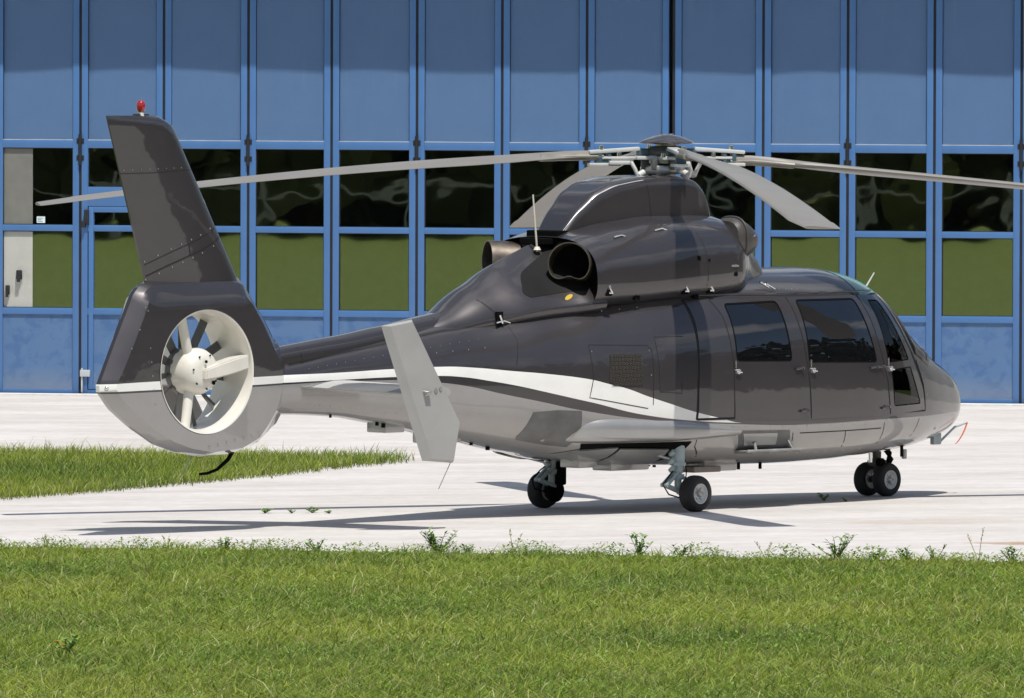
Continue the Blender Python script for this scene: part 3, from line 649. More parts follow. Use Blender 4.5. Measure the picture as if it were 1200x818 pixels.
m_roofw = simple('teal_roof_glass', (.05, .22, .20), .22, coat=.4, var=.1)
B = Loft(ST)
CONE = Loft([(-2.72,1.60,1.76,.15,1.68,2,2),(-2.5,1.6,1.865,.235,1.70,2,2),(-2.06,1.64,2.11,.37,1.78,1.7,2),(-1.69,1.70,2.30,.49,1.86,1.35,2.2),(-1.45,1.76,2.39,.53,1.90,1.15,3),(-1.25,1.79,2.455,.58,1.92,1.1,3.5),(-1.05,1.82,2.50,.66,1.95,1.1,4),(-.9,1.84,2.52,.67,1.95,1.1,4)], .06)
COWL = Loft([(-1.1,1.82,2.525,.715,2.1,2.9,2.6),(-.85,1.84,2.60,.74,2.11,2.8,2.6),(-.5,1.85,2.68,.765,2.12,2.6,2.6),(0,1.87,2.74,.80,2.15,2.7,2.6),(.5,1.87,2.745,.79,2.18,2.8,2.6),(.85,1.88,2.73,.765,2.2,2.8,2.6),(.98,1.88,2.70,.71,2.2,2.7,2.6),(1.10,1.88,2.66,.60,2.17,2.5,2.4),(1.25,1.88,2.58,.52,2.13,2.5,2.2),(1.42,1.9,2.46,.47,2.1,2.5,2),(1.54,1.9,2.30,.43,2.06,2.4,2),(1.60,1.9,2.14,.40,2.04,2,2)], .06)
FAIR = Loft([(-.97,2.42,2.56,.17,2.5,6,3),(-.75,2.42,2.80,.22,2.5,7,3),(-.55,2.42,2.955,.265,2.5,8,3),(-.33,2.42,3.035,.31,2.5,9,3),(0,2.42,3.075,.36,2.5,11,3),(.4,2.42,3.08,.39,2.5,11,3),(.62,2.42,3.05,.39,2.5,11,3),(.74,2.42,2.99,.38,2.5,9,3),(.80,2.42,2.90,.38,2.5,9,3),(.86,2.42,2.62,.37,2.5,7,3)], .03)

def loft_mesh(L_, x0, x1, dx, nphi, y0=0., cut=None, capa=True, capb=True):
    xs_ = np.linspace(x0, x1, max(2, int(round((x1-x0)/dx))+1)); bm = bmesh.new(); rings = []
    # even spacing by using superellipse parameter
    for x in xs_: rings.append([bm.verts.new(Vector(L_.pt(float(x), 360.*k/nphi))+Vector((0, y0, 0))) for k in range(nphi)])
    for a_, b_ in zip(rings, rings[1:]):
        for k in range(nphi):
            k2 = (k+1) % nphi; c = (a_[k].co+a_[k2].co+b_[k].co+b_[k2].co)/4
            if cut and cut(c): continue
            bm.faces.new((a_[k], a_[k2], b_[k2], b_[k]))
    if capa: bm.faces.new(rings[0])
    if capb: bm.faces.new(rings[-1][::-1])
    return bm
def inside(q, poly): return bool(in_poly(q[0], q[1], poly))
def rounded(poly, r, n_=5):
    out = []; N_ = len(poly)
    for i in range(N_):
        p0, p1, p2 = Vector(poly[i-1]), Vector(poly[i]), Vector(poly[(i+1) % N_])
        a_ = (p0-p1); b_ = (p2-p1); d = min(r, a_.length*.45, b_.length*.45); A_ = p1+a_.normalized()*d; B_ = p1+b_.normalized()*d
        for k in range(n_+1):
            t_ = k/n_; out.append(tuple(A_*(1-t_)**2+p1*2*t_*(1-t_)+B_*t_*t_))
    return out
def dense(poly, step=.035):
    out = []; N_ = len(poly)
    for i in range(N_):
        a_, b_ = Vector(poly[i]), Vector(poly[(i+1) % N_]); k = max(1, int((b_-a_).length/step))
        for j in range(k): out.append(tuple(a_+(b_-a_)*j/k))
    return out
def shrink(poly, d):
    c = [sum(q[0] for q in poly)/len(poly), sum(q[1] for q in poly)/len(poly)]; out = []; N_ = len(poly)
    area = sum(poly[i][0]*poly[(i+1) % N_][1]-poly[(i+1) % N_][0]*poly[i][1] for i in range(N_)); sg = 1 if area > 0 else -1
    for i in range(N_):
        p0, p1, p2 = Vector(poly[i-1]), Vector(poly[i]), Vector(poly[(i+1) % N_])
        e1, e2 = (p1-p0).normalized(), (p2-p1).normalized(); n1, n2 = Vector((-e1.y, e1.x)), Vector((-e2.y, e2.x)); b_ = (n1+n2); b_ = b_/max(.3, b_.length_squared)*2
        out.append(tuple(p1+b_*d*sg))
    return out
def surf_y(L_, x, z): return L_.hw(x, z)
def patch_bm(outer, holes=(), off=.006, thick=.012, side=-1, L_=B, step=.05, yfun=None, bm=None):
    outer = dense(outer); hs = [dense(h) for h in holes]
    pts = [Vector(q) for q in outer]; ed = [(i, (i+1) % len(outer)) for i in range(len(outer))]
    for h in hs:
        k0 = len(pts); pts += [Vector(q) for q in h]; ed += [(k0+i, k0+(i+1) % len(h)) for i in range(len(h))]
    xs_ = [q[0] for q in outer]; zs_ = [q[1] for q in outer]
    so_ = shrink(outer, step*.35)
    for x in np.arange(min(xs_), max(xs_), step):
        for z in np.arange(min(zs_), max(zs_), step):
            if inside((x, z), so_): pts.append(Vector((x, z)))
    v, e_, f, *_ = delaunay_2d_cdt(pts, ed, [], 0, 1e-6)
    bm = bm or bmesh.new()
    Y = yfun or (lambda x, z: L_.hw(x, z))
    eps = .004
    def P(q, o_):
        x, z = q; y = Y(x, z); gx_ = (Y(x+eps, z)-Y(x-eps, z))/(2*eps); gz_ = (Y(x, z+eps)-Y(x, z-eps))/(2*eps)
        nn = Vector((-gx_, 1, -gz_)); nn = nn/min(nn.length, 3.5) if nn.length > 1 else nn; nn.normalize()
        q3 = Vector((x, y, z))+nn*o_; return Vector((q3.x, side*q3.y, q3.z))
    top = [bm.verts.new(P(q, off)) for q in v]; bot = [bm.verts.new(P(q, off-thick)) for q in v]; cnt = {}
    for t_ in f:
        c = (sum(v[k][0] for k in t_)/3, sum(v[k][1] for k in t_)/3)
        if not inside(c, outer) or any(inside(c, h) for h in hs): continue
        t_ = t_ if side < 0 else t_[::-1]
        bm.faces.new([top[k] for k in t_]); bm.faces.new([bot[k] for k in t_[::-1]])
        for i in range(3):
            a_, b_ = t_[i], t_[(i+1) % 3]; cnt[(a_, b_)] = 1
    for (a_, b_) in list(cnt):
        if (b_, a_) not in cnt: bm.faces.new((top[a_], bot[a_], bot[b_], top[b_]))
    bmesh.ops.delete(bm, geom=[q for q in bm.verts if not q.link_faces], context='VERTS')
    return bm
def patch(name, outer, mat, parent, smooth=40, **k): return build(name, patch_bm(outer, **k), mat, parent, smooth)
def stripline(bm, pts, w=.008, off=.0022, side=-1, L_=B, yfun=None):
    Y = yfun or (lambda x, z: L_.hw(x, z)); P2_ = []
    for a_, b_ in zip(pts, pts[1:]):
        a_, b_ = Vector(a_), Vector(b_); k = max(1, int((b_-a_).length/.05))
        for j in range(k): P2_.append(a_+(b_-a_)*j/k)
    P2_.append(Vector(pts[-1])); prev = None
    for i, q in enumerate(P2_):
        d = (P2_[min(i+1, len(P2_)-1)]-P2_[max(0, i-1)]).normalized(); nn = Vector((-d.y, d.x))*w/2
        row = []
        for s in (1, -1):
            u = q+nn*s; y = Y(u.x, u.y)+off; row.append(bm.verts.new((u.x, side*y, u.y)))
        if prev: bm.faces.new((prev[0], prev[1], row[1], row[0]))
        prev = row
def rivets(bm, pts, step, yfun, side=-1, r=.006):
    for a_, b_ in zip(pts, pts[1:]):
        a_, b_ = Vector(a_), Vector(b_); k = max(1, int((b_-a_).length/step))
        for j in range(k):
            q = a_+(b_-a_)*j/k; y = yfun(q.x, q.y)
            vs_ = [bm.verts.new((q.x+r*math.cos(t_), side*(y+.0035), q.y+r*math.sin(t_))) for t_ in [k_*math.pi/3 for k_ in range(6)]]
            bm.faces.new(vs_)

def islands(name, bm, mat, parent=None, smooth=None):
    # touching or near pieces stay together, pieces apart become parts of their own
    bm.verts.ensure_lookup_table(); seen = {}; comps = []
    for v in bm.verts:
        if v in seen: continue
        st_ = [v]; seen[v] = len(comps); cur = []
        while st_:
            u = st_.pop(); cur.append(u)
            for e_ in u.link_edges:
                w = e_.other_vert(u)
                if w not in seen: seen[w] = len(comps); st_.append(w)
        comps.append(cur)
    def bb(c): return [min(v.co[i] for v in c)-.012 for i in range(3)]+[max(v.co[i] for v in c)+.012 for i in range(3)]
    groups = [(c, bb(c)) for c in comps]; merged = True
    while merged:
        merged = False
        for i in range(len(groups)):
            for j in range(i+1, len(groups)):
                a_, b_ = groups[i][1], groups[j][1]
                if all(a_[k] < b_[k+3] and b_[k] < a_[k+3] for k in range(3)) and name not in ('panel_seam', 'fin_seam'):
                    c = groups[i][0]+groups[j][0]; groups[i] = (c, bb(c)); del groups[j]; merged = True; break
            if merged: break
    for c, _ in groups:
        b2 = bmesh.new(); mp_ = {v: b2.verts.new(v.co) for v in c}; fs = {f for v in c for f in v.link_faces}
        for f in fs: b2.faces.new([mp_[v] for v in f.verts])
        build(name, b2, mat, parent, smooth)
    bm.free()

# ---- windows, doors (side view polygons x, z)
W1 = [(.542, 1.905), (1.262, 1.922), (1.278, 1.362), (.512, 1.376)]
W2 = [(1.518, 1.925), (2.375, 1.925), (2.50, 1.325), (1.502, 1.345)]
W3A = [(2.60, 1.905), (2.79, 1.90), (3.07, 1.335), (2.675, 1.318)]
W3B = [(2.72, 1.255), (3.085, 1.278), (3.27, .92), (2.765, .910)]
SCR = [(3.06, 86), (3.06, 30), (3.72, 24), (3.80, 86)]   # in (x, phi)
def cutf(c):
    q = (c.x, c.z)
    for w in (W3A, W3B):
        if inside(q, shrink(w, .012)): return True
    if c.z > 1.30:
        zb, zt, W_, zw, nt_, nb_ = B.par(c.x); ph = math.degrees(math.atan2((c.z-zw)/(zt-zw), abs(c.y)/W_))
        if 3.02 < c.x < 3.86 and 30 < ph < 86 and not inside(q, [(2.9, 1.96), (3.0, 1.96), (3.28, 1.33), (3.1, 1.28)]) and c.z > 1.95-(c.x-3.0)*.52: return True
    return False
body = build('fuselage', loft_mesh(B, -4.85, 4.63, .028, 160, cut=cutf), m_body, heli, 35)
# tail-boom drive-shaft cover
def seam_pts(): return [(-4.5, 1.435), (-3.314, 1.606), (-2.608, 1.709), (-1.874, 1.776), (-1.239, 1.863), (-.778, 1.919), (-.287, 1.955), (.078, 1.989), (.667, 1.988), (1.447, 1.976), (2.433, 1.966)]
SHAFT = Loft([(-4.75,1.28,1.56,.10,1.40,3,2),(-4.40,1.30,1.61,.115,1.42,3,2),(-3.9,1.32,1.665,.125,1.46,3,2),(-3.2,1.36,1.755,.14,1.55,3,2),(-2.6,1.4,1.845,.165,1.62,3,2),(-2.45,1.4,1.87,.18,1.64,3,2)])
sc = build('drive_shaft_cover', loft_mesh(SHAFT, -4.75, -2.45, .05, 40), m_darkp, heli, 35)
cone = build('engine_tail_fairing', loft_mesh(CONE, -2.72, -.9, .03, 100), m_darkp, heli, 35)
def cowl_cut(c): return False
cowl = build('engine_cowling', loft_mesh(COWL, -1.08, 1.60, .03, 120, capa=False), m_darkp, heli, 35)
bm = bmesh.new()
ring = [bm.verts.new(Vector(COWL.pt(-1.06, 360.*k/96))*1.0) for k in range(96)]; c_ = bm.verts.new((-.75, 0, 2.2))
for k in range(96): bm.faces.new((ring[k], ring[(k+1) % 96], c_))
build('exhaust_bay', bm, m_black, heli)
fair = build('rotor_mast_fairing', loft_mesh(FAIR, -.97, .86, .03, 240), m_darkp, heli, 35)
bm = bmesh.new(); box(bm, -1.06, -.9, -.195, .195, 2.47, 2.590, .012); box(bm, -1.2, -.92, -.15, .15, 2.46, 2.52, .01); build('cooling_slot', bm, m_black, heli)  # solid black boxes; the dark inside of the slot is in their colour
# bright edge strip of the fairing and fairing seams
bm = bmesh.new()
for L_, pts in ((FAIR, [(-.02, 3.0), (.0, 2.9), (.02, 2.77), (.03, 2.715)]),):
    for s in (-1, 1): stripline(bm, pts, .008, .002, s, L_)
for s in (-1, 1):
    stripline(bm, [(.27, 2.66), (.31, 2.5), (.34, 2.3), (.34, 2.02)], .008, .002, s, COWL)
    stripline(bm, [(-.2+.0, 2.55), (-.2, 2.45)], .006, .002, s, COWL)
    stripline(bm, [(-2.0, 1.76), (-2.06, 1.86), (-2.16, 1.98)], .012, .003, s, CONE)
    stripline(bm, seam_pts(), .015, .004, s, yfun=lambda x, z: max(B.hw(x, z), SHAFT.hw(x, z) if x < -2.46 else 0))
    stripline(bm, [(-4.33, 1.44), (-4.34, 1.52), (-4.36, 1.59)], .012, .004, s, SHAFT); stripline(bm, [(-2.62, 1.71), (-2.60, 1.77), (-2.62, 1.82)], .012, .004, s, SHAFT)
    stripline(bm, [(-2.0, 1.755), (-1.6, 1.80), (-1.1, 1.86)], .010, .002, s, B)
    stripline(bm, [(-1.95, 1.77), (-1.93, 1.6), (-1.99, 1.39)], .008, .002, s, B)
    stripline(bm, [(-1.21, 1.56), (-1.20, 1.25), (-1.24, 1.08), (-.60, .97)], .008, .002, s, B)
    stripline(bm, [(-1.21, 1.56), (-.57, 1.545), (-.53, 1.5), (-.545, 1.0)], .008, .002, s, B)
    stripline(bm, [(-.47, 1.62), (-.12, 1.62)], .006, .002, s, B); stripline(bm, [(-.47, 1.62), (-.47, 1.12), (-.2, 1.10), (-.2, 1.2)], .006, .002, s, B)
    for pts in ([(.26, .50), (.10, .60), (.058, .701), (.551, .697)], [(1.40, .52), (1.32, .70)], [(2.06, .70), (2.13, .55), (2.2, .49)], [(2.632, .76), (2.69, .56)], [(3.28, .78), (3.26, .56), (3.21, .50)], [(1.42, .695), (2.06, .70), (2.6, .71)]):
        stripline(bm, pts, .009, .002, s, B)
islands('panel_seam', bm, m_seam, heli)
m_edge = simple('bright_edge', (.7, .7, .7), .3, metal=.5)  # pale strip along the near top edge of the fairing only
bm = bmesh.new()
for s in (-1,):
    pts = []
    for x in np.linspace(-.955, -.05, 30):
        zb, zt, W_, zw, nt_, nb_ = FAIR.par(float(x)); p_ = FAIR.pt(float(x), 180-47); pts.append(Vector(p_)+Vector((0, -.003, .003)))
    tube(bm, pts, [.006]*20+[.004]*10, 6)
build('edge_strip', bm, m_edge, heli, 60)
# rain gutter over the doors
bm = bmesh.new()
pts = [(x, -(B.hw(x, 1.985)+.006), 1.985) for x in np.linspace(.08, 2.82, 60)]; tube(bm, pts, .011, 6)
pts = [(x, (B.hw(x, 1.985)+.006), 1.985) for x in np.linspace(.08, 2.82, 60)]; tube(bm, pts, .011, 6)
islands('rain_gutter', bm, m_darkp, heli, 60)

# rubber seal behind the doors
SEAL = [(.07, 1.955), (2.90, 1.962), (3.16, 1.45), (3.31, 1.2), (3.395, .845), (-.015, .845), (.0, 1.2), (.04, 1.6)]
for s in (-1, 1): patch('door_seal', rounded(SEAL, .03), m_seam, heli, off=.0022, thick=.004, side=s, holes=[W1, W2, W3A, W3B])
D0 = [(.098, 1.94), (.385, 1.94), (.447, 1.78), (.452, 1.56), (.459, 1.29), (.466, 1.02), (.472, .868), (.012, .868), (.014, 1.15), (.034, 1.43), (.062, 1.6), (.09, 1.80)]
D1 = [(.408, 1.943), (1.404, 1.947), (1.428, 1.734), (1.455, 1.434), (1.503, 1.10), (1.522, .828), (.492, .845), (.48, 1.02), (.473, 1.29), (.466, 1.56), (.462, 1.78)]
D2 = [(1.424, 1.947), (2.443, 1.95), (2.487, 1.772), (2.56, 1.41), (2.646, 1.138), (2.692, .832), (1.542, .826), (1.523, 1.10), (1.474, 1.434), (1.448, 1.734)]
D3 = [(2.463, 1.95), (2.872, 1.945), (2.95, 1.72), (3.135, 1.40), (3.21, 1.25), (3.32, 1.055), (3.365, .862), (2.712, .838), (2.666, 1.138), (2.58, 1.41), (2.507, 1.772)]
def handle_bm(x, z, s):
    bm = bmesh.new(); y = B.hw(x, z)+.006
    tube(bm, [(x-.02, s*(y+.012), z+.085), (x-.02, s*(y+.014), z+.015)], .009, 8); tube(bm, [(x-.02, s*y, z), (x-.018, s*(y+.026), z-.008), (x+.05, s*(y+.026), z-.022)], .009, 8)
    lathe(bm, [(0, 0), (.028, 0), (.024, .02), (0, .02)], axis_mat((x+.02, s*y, z-.015), (0, s, 0)), 12); return bm
for s in (-1, 1):
    patch('aft_side_panel', D0, m_body, heli, side=s)
    for nm, D, Ws, h in (('cabin_door', D1, [W1], (.50, 1.30)), ('cabin_door', D2, [W2], (1.535, 1.29)), ('cockpit_door', D3, [W3A, W3B], (2.68, 1.28))):
        holes = [rounded(w, .05 if nm == 'cabin_door' else .03) for w in Ws]
        d = build(nm, patch_bm(D, holes=holes, side=s), m_body, heli, 40)
        for w in Ws:
            rw = rounded(w, .05 if nm == 'cabin_door' else .03)
            ok_glass = m_winb if nm == 'cabin_door' else m_clear
            patch('window', shrink(rw, .004), ok_glass, d, off=.004, thick=.005, side=s)
            patch('window_seal', shrink(rw, .002), m_black, d, off=.007, thick=.008, side=s, holes=[shrink(rw, .016 if nm == 'cabin_door' else .012)])
        build('handle', handle_bm(h[0], h[1], s), m_chrome, d, 50)
    hb = bmesh.new()
    for x, z in ((1.35, 1.29), (1.42, .90), (2.52, 1.28), (2.60, .90), (2.42, 1.28)):
        y = B.hw(x, z)+.008; tube(hb, [(x-.05, s*(y+.012), z), (x+.045, s*(y+.012), z+.01)], .011, 8); tube(hb, [(x+.04, s*y, z+.005), (x+.05, s*(y+.03), z+.01)], .014, 8)
    islands('door_hinge', hb, m_darkp, heli, 50)
    # small sliding window frame in the cockpit door
    SW = rounded([(2.74, 1.83), (2.84, 1.80), (2.955, 1.56), (2.80, 1.54)], .05)
    patch('sliding_window_frame', SW, m_seam, heli, off=.007, thick=.006, side=s, holes=[shrink(SW, .018)])
    # windscreen half: frame and glass built on the hull in (x, angle)
    def hull(x, ph, o_=.004):
        q = Vector(B.pt(x, ph, 0)); q2 = Vector(B.pt(x, ph, .02)); d_ = (q2-q).normalized(); q = q+d_*o_; return Vector((q.x, -s*q.y if s < 0 else q.y, q.z)) if s > 0 else Vector((q.x, -q.y, q.z))
    bm = bmesh.new(); nx_, np_ = 30, 22; g = []
    for i in range(nx_+1):
        u = i/nx_; row = []
        for j in range(np_+1):
            v_ = j/np_; ph = 87-v_*(87-26); zl = 0
            xa = 2.995+.30*v_**1.3; xb = 3.87-.32*v_**2.0
            row.append(bm.verts.new(hull(xa+(xb-xa)*u, ph)))
        g.append(row)
    for i in range(nx_):
        for j in range(np_): bm.faces.new((g[i][j], g[i+1][j], g[i+1][j+1], g[i][j+1]))
    bord = [v.co.copy() for v in g[0]]+[g[i][-1].co.copy() for i in range(nx_+1)]+[v.co.copy() for v in g[-1][::-1]]+[g[i][0].co.copy() for i in range(nx_, -1, -1)]
    ws_ = build('windscreen', bm, m_clear, heli, 60)
    bm = bmesh.new(); tube(bm, bord, .017, 6); build('windscreen_frame', bm, m_darkp, ws_, 50)
    bm = bmesh.new(); g = []
    for i in range(9):
        row = [bm.verts.new(hull(2.50+.50*i/8+.03*(j/10)**2, 88-(88-60+14*(1-i/8))*j/10)) for j in range(11)]; g.append(row)
    for i in range(8):
        for j in range(10): bm.faces.new((g[i][j], g[i+1][j], g[i+1][j+1], g[i][j+1]))
    build('roof_window', bm, m_roofw, heli, 60)
# nose-side window post seen in front of the door
bm = bmesh.new()
for s in (-1, 1): stripline(bm, [(3.40, .90), (3.37, 1.1), (3.27, 1.33)], .05, .007, s, B)
islands('door_pillar', bm, m_darkp, heli)

# ---- cockpit inside
bm = bmesh.new(); box(bm, 2.3, 3.75, -.62, .62, .66, .70, .01); build('cockpit_floor', bm, m_int, heli)
bm = bmesh.new(); box(bm, 2.36, 2.40, -.74, .74, .7, 1.9, .01); build('bulkhead', bm, m_int, heli)
def seat(y):
    bm = bmesh.new(); box(bm, 2.55, 3.0, y-.23, y+.23, .92, 1.04, .04); box(bm, 2.48, 2.60, y-.22, y+.22, 1.0, 1.62, .05); box(bm, 2.5, 2.58, y-.12, y+.12, 1.64, 1.80, .04); box(bm, 2.62, 2.9, y-.15, y+.15, .70, .92, .01)
    return build('pilot_seat', bm, m_seat, heli, 40)
seat(.36); seat(-.36)
bm = bmesh.new(); box(bm, 3.30, 3.68, -.48, .48, 1.06, 1.34, .06); box(bm, 3.1, 3.5, -.12, .12, .7, 1.1, .03); build('instrument_panel', bm, m_black, heli, 40)
bm = bmesh.new(); tube(bm, [(3.08, -.36, .7), (3.1, -.36, 1.0), (3.05, -.36, 1.14), (3.03, -.36, 1.24)], .018, 8); tube(bm, [(3.08, .36, .7), (3.1, .36, 1.0), (3.05, .36, 1.14), (3.03, .36, 1.24)], .018, 8); islands('control_stick', bm, m_black, heli, 50)
bm = bmesh.new(); box(bm, 3.07, 3.20, -.775, -.765, .93, 1.06, .003); build('document_folder', bm, simple('paper_white', (.8, .8, .78), .7), heli)
bm = bmesh.new(); tube(bm, [(2.95, -.80, .98), (2.98, -.80, 1.2), (3.03, -.79, 1.21)], .012, 8); build('grab_rod', bm, m_white, heli, 50)
bm = bmesh.new(); box(bm, 2.85, 3.02, -.82, -.72, .90, .945, .01); build('extinguisher', bm, m_red, heli)

# ---- grille, belly panels, gear fairing
GR = [(-1.0, 1.475), (-.652, 1.470), (-.668, 1.176), (-.98, 1.182), (-1.03, 1.22)]
gr = patch('vent_grille', rounded(GR, .015, 2), m_mesh, heli, off=.004, thick=.01)
bm = bmesh.new()
for k in range(9):
    x = -1.0+.04*k; stripline(bm, [(x+.0, 1.19), (x, 1.47)], .006, .010)
for k in range(8):
    z = 1.2+.036*k; stripline(bm, [(-1.01, z), (-.66, z)], .005, .011)
g2 = build('grille_bar', bm, m_mesh, gr); tag(g2, kind='stuff')
m_low = simple('scuffed_grey_panel', (.11, .11, .108), .5, var=.25, coat=.3)
for s in (-1, 1): patch('belly_access_panel', [(-1.815, .958), (-1.56, .972), (-1.31, .961), (-1.277, .82), (-1.262, .70), (-1.275, .625), (-1.48, .645), (-1.83, .70), (-1.86, .73)], m_low, heli, off=.003, thick=.008, side=s)
SPON = Loft([(-1.38,.66,.97,.56,.80,2.6,5),(-1.28,.655,.99,.70,.80,2.6,6),(-1.15,.65,1.0,.80,.80,2.6,7),(-.8,.65,1.0,.885,.79,2.5,7),(-.3,.65,.98,.975,.78,2.4,7),(.05,.65,.93,1.005,.77,2.4,5),(.25,.62,.90,1.0,.76,2.2,3),(.6,.6,.85,.985,.74,2.0,2.2)])
build('gear_fairing', loft_mesh(SPON, -1.38, .6, .05, 80), m_silver, heli, 35)
# wheel bays: black patches on the skin paint the wells' shade, doors laid over them
for s in (-1, 1):
    patch('wheel_bay', [(-1.18, .652), (.02, .652), (-.03, .50), (-.15, .46), (-.9, .50), (-1.1, .56)], m_black, heli, off=.006, thick=.008, side=s)
    patch('bay_door', [(-1.15, .60), (-.78, .62), (-.78, .49), (-1.0, .50), (-1.3, .56)], m_silver, heli, off=.02, thick=.014, side=s)
    patch('bay_door', [(-.76, .615), (-.22, .60), (-.20, .47), (-.76, .465)], m_silver, heli, off=.03, thick=.014, side=s)
bm = bmesh.new()
for x0, x1, y, z in ((-.62, -.1, -.35, .385), (.55, 1.0, -.45, .35), (-2.65, -2.25, 0, .68), (-3.25, -3.0, 0, .79), (-1.0, -.75, -.3, .42)): box(bm, x0, x1, y-.12, y+.12, z, z+.10, .015)
islands('belly_fairing', bm, m_silver, heli, 40)
bm = bmesh.new()
for k in range(11):
    x = -3.95+k*.45+.21*math.sin(k*2.3); zb = B.par(x)[0]; y = -.1; w_ = .007+.006*(k % 3); box(bm, x-w_, x+w_, y-.01, y+.01, zb-.012-.008*(k % 3), zb+.02)
for x in (.9, 1.05, 1.35, 3.35): box(bm, x-.012, x+.012, -.55, -.53, B.par(x)[0]-.03, B.par(x)[0]+.1)
tag(build('drain_stub', bm, m_black, heli), kind='stuff')
# step bay with fold-down footstep
patch('step_bay', [(.56, .74), (1.262, .73), (1.36, .53), (.70, .52)], m_low, heli, off=.004, thick=.008)
patch('step_panel', [(.64, .71), (1.10, .705), (1.14, .60), (.72, .60)], m_silver, heli, off=.008, thick=.01)
bm = bmesh.new()
box(bm, .66, 1.42, -1.03, -.80, .538, .552, .004); tube(bm, [(.62, -1.03, .548), (1.45, -1.03, .548)], .014, 8); tube(bm, [(.70, -.84, .535), (1.4, -.84, .535)], .01, 8)
for x in (.72, .95, 1.2, 1.38): box(bm, x-.012, x+.012, -1.02, -.8, .526, .541)
tube(bm, [(.80, -.98, .55), (.86, -.9, .66), (.90, -.9, .66)], .014, 8); tube(bm, [(1.3, -.99, .55), (1.28, -.9, .70)], .009, 8)
build('footstep', bm, simple('worn_grey_metal', (.30, .30, .29), .5, var=.3, metal=.3), heli, 40)
bm = bmesh.new(); box(bm, .35, .72, -.62, -.40, .345, .40, .01); build('flush_antenna', bm, simple('brown_grey_panel', (.20, .17, .15), .6), heli)

# ---- cowling latches, holes, stickers
bm = bmesh.new(); bk = bmesh.new(); bh = bmesh.new()
for x in (-.93, .06, .42):
    z = 2.03; y = COWL.hw(x, z); box(bk, x-.035, x+.035, -y-.006, -y+.02, z-.03, z+.10, .004)
    tube(bm, [(x-.008, -y-.010, z+.065), (x+.0, -y-.022, z+.03), (x+.02, -y-.022, z-.005)], .013, 8); tube(bm, [(x-.022, -y-.014, z+.0), (x+.022, -y-.02, z+.0)], .012, 8)
for x in (-.55, .26): y = COWL.hw(x, 1.99); box(bk, x-.035, x+.035, -y-.008, -y+.02, 1.955, 2.03, .004)
for x, z, r in ((.22, 2.33, .024), (.36, 2.31, .014), (.74, 2.18, .026)):
    y = COWL.hw(x, z); lathe(bh, [(0, .0), (r, 0), (r, .004), (0, .004)], axis_mat((x, -y, z), (0, -1, .25)), 16)
for x, z in ((-.62, 2.545), (-.12, 2.60), (-2.0, 1.78)):
    y = (COWL if x > -1.1 else CONE).hw(x, z); tube(bm, [(x-.09, -y-.012, z-.01), (x, -y-.02, z+.008), (x+.09, -y-.012, z-.012)], .008, 6)
x, z = .72, 2.25; y = COWL.hw(x, z); box(bm, x-.05, x+.05, -y-.01, -y+.01, z-.008, z+.012)
x, z = -2.02, 1.80; y = CONE.hw(x, z); box(bk, x-.05, x+.03, -y-.01, -y+.02, z-.05, z+.07, .004); tube(bm, [(x-.02, -y-.014, z+.04), (x+.01, -y-.02, z-.035)], .014, 8)
for x, z in ((1.22, 2.045), (1.28, 2.03)): y = B.hw(x, z)+.02; tube(bm, [(x-.05, -y, z+.05), (x+.05, -y-.02, z)], .013, 8)
islands('cowling_latch', bm, m_chrome, heli, 50); islands('latch_recess', bk, m_black, heli); islands('drain_hole', bh, m_black, heli)
bm = bmesh.new()
for k in range(16): pass
x, z = -1.26, 1.99
yl = lambda a_, b_: CONE.hw(a_, b_)
patch('yellow_label', [(x+.045*math.cos(t_)+.015*math.sin(t_), z+.022*math.sin(t_)+.014*math.cos(t_)) for t_ in np.linspace(0, 2*math.pi, 14, endpoint=False)], m_yel, cone, off=.004, thick=.004, L_=CONE)
bm.free()
# small fasteners scattered along the panel edges
bm = bmesh.new()
for pts in ([(-1.19, 1.5), (-1.19, 1.2)], [(-.56, 1.5), (-.57, 1.05)], [(-.9, 1.86), (-.3, 1.9)], [(.15, .78), (2.5, .75)], [(-3.0, 1.50), (-2.1, 1.56)]): rivets(bm, pts, .16, B.hw, r=.007)
rivets(bm, [(1.35, 2.03), (1.75, 2.02)], .07, B.hw, r=.008); rivets(bm, [(-4.3, 1.395), (-2.2, 1.64)], .11, B.hw, r=.005); rivets(bm, [(-4.3, 1.08), (-2.6, .90)], .13, B.hw, r=.006); rivets(bm, [(1.3, .50), (2.6, .52)], .13, B.hw, r=.006); rivets(bm, [(3.42, 1.0), (3.34, 1.28)], .06, B.hw, r=.005)
tag(build('fastener', bm, m_steel, heli), kind='stuff')

m_scoop = simple('dark_intake_paint', (.045, .04, .036), .5, var=.25, coat=.2, scale=12)
# ---- intake scoops
SC = Loft([(.86,2.30,2.66,.17,2.49,2.6,2.6),(.94,2.27,2.70,.20,2.49,2.6,2.6),(1.0,2.28,2.69,.195,2.49,2.4,2.4),(1.12,2.33,2.63,.165,2.48,2.2,2.2),(1.22,2.39,2.56,.10,2.47,2,2),(1.26,2.44,2.50,.03,2.47,2,2)])
for s in (-1, 1):
    sc_ = build('intake_screen', loft_mesh(SC, .86, 1.26, .02, 48, y0=s*.53), m_scoop, heli, 40)
    bm = bmesh.new(); tube(bm, [Vector(SC.pt(.95, a_, .006))+Vector((0, s*.53, 0)) for a_ in np.linspace(0, 360, 49)], .012, 8, cap=False); build('intake_ring', bm, m_scoop, sc_, 60)
    bm = bmesh.new(); tube(bm, [(1.02, s*.70, 2.50), (1.1, s*.69, 2.53)], .008, 6); build('ring_clip', bm, m_chrome, sc_, 60)

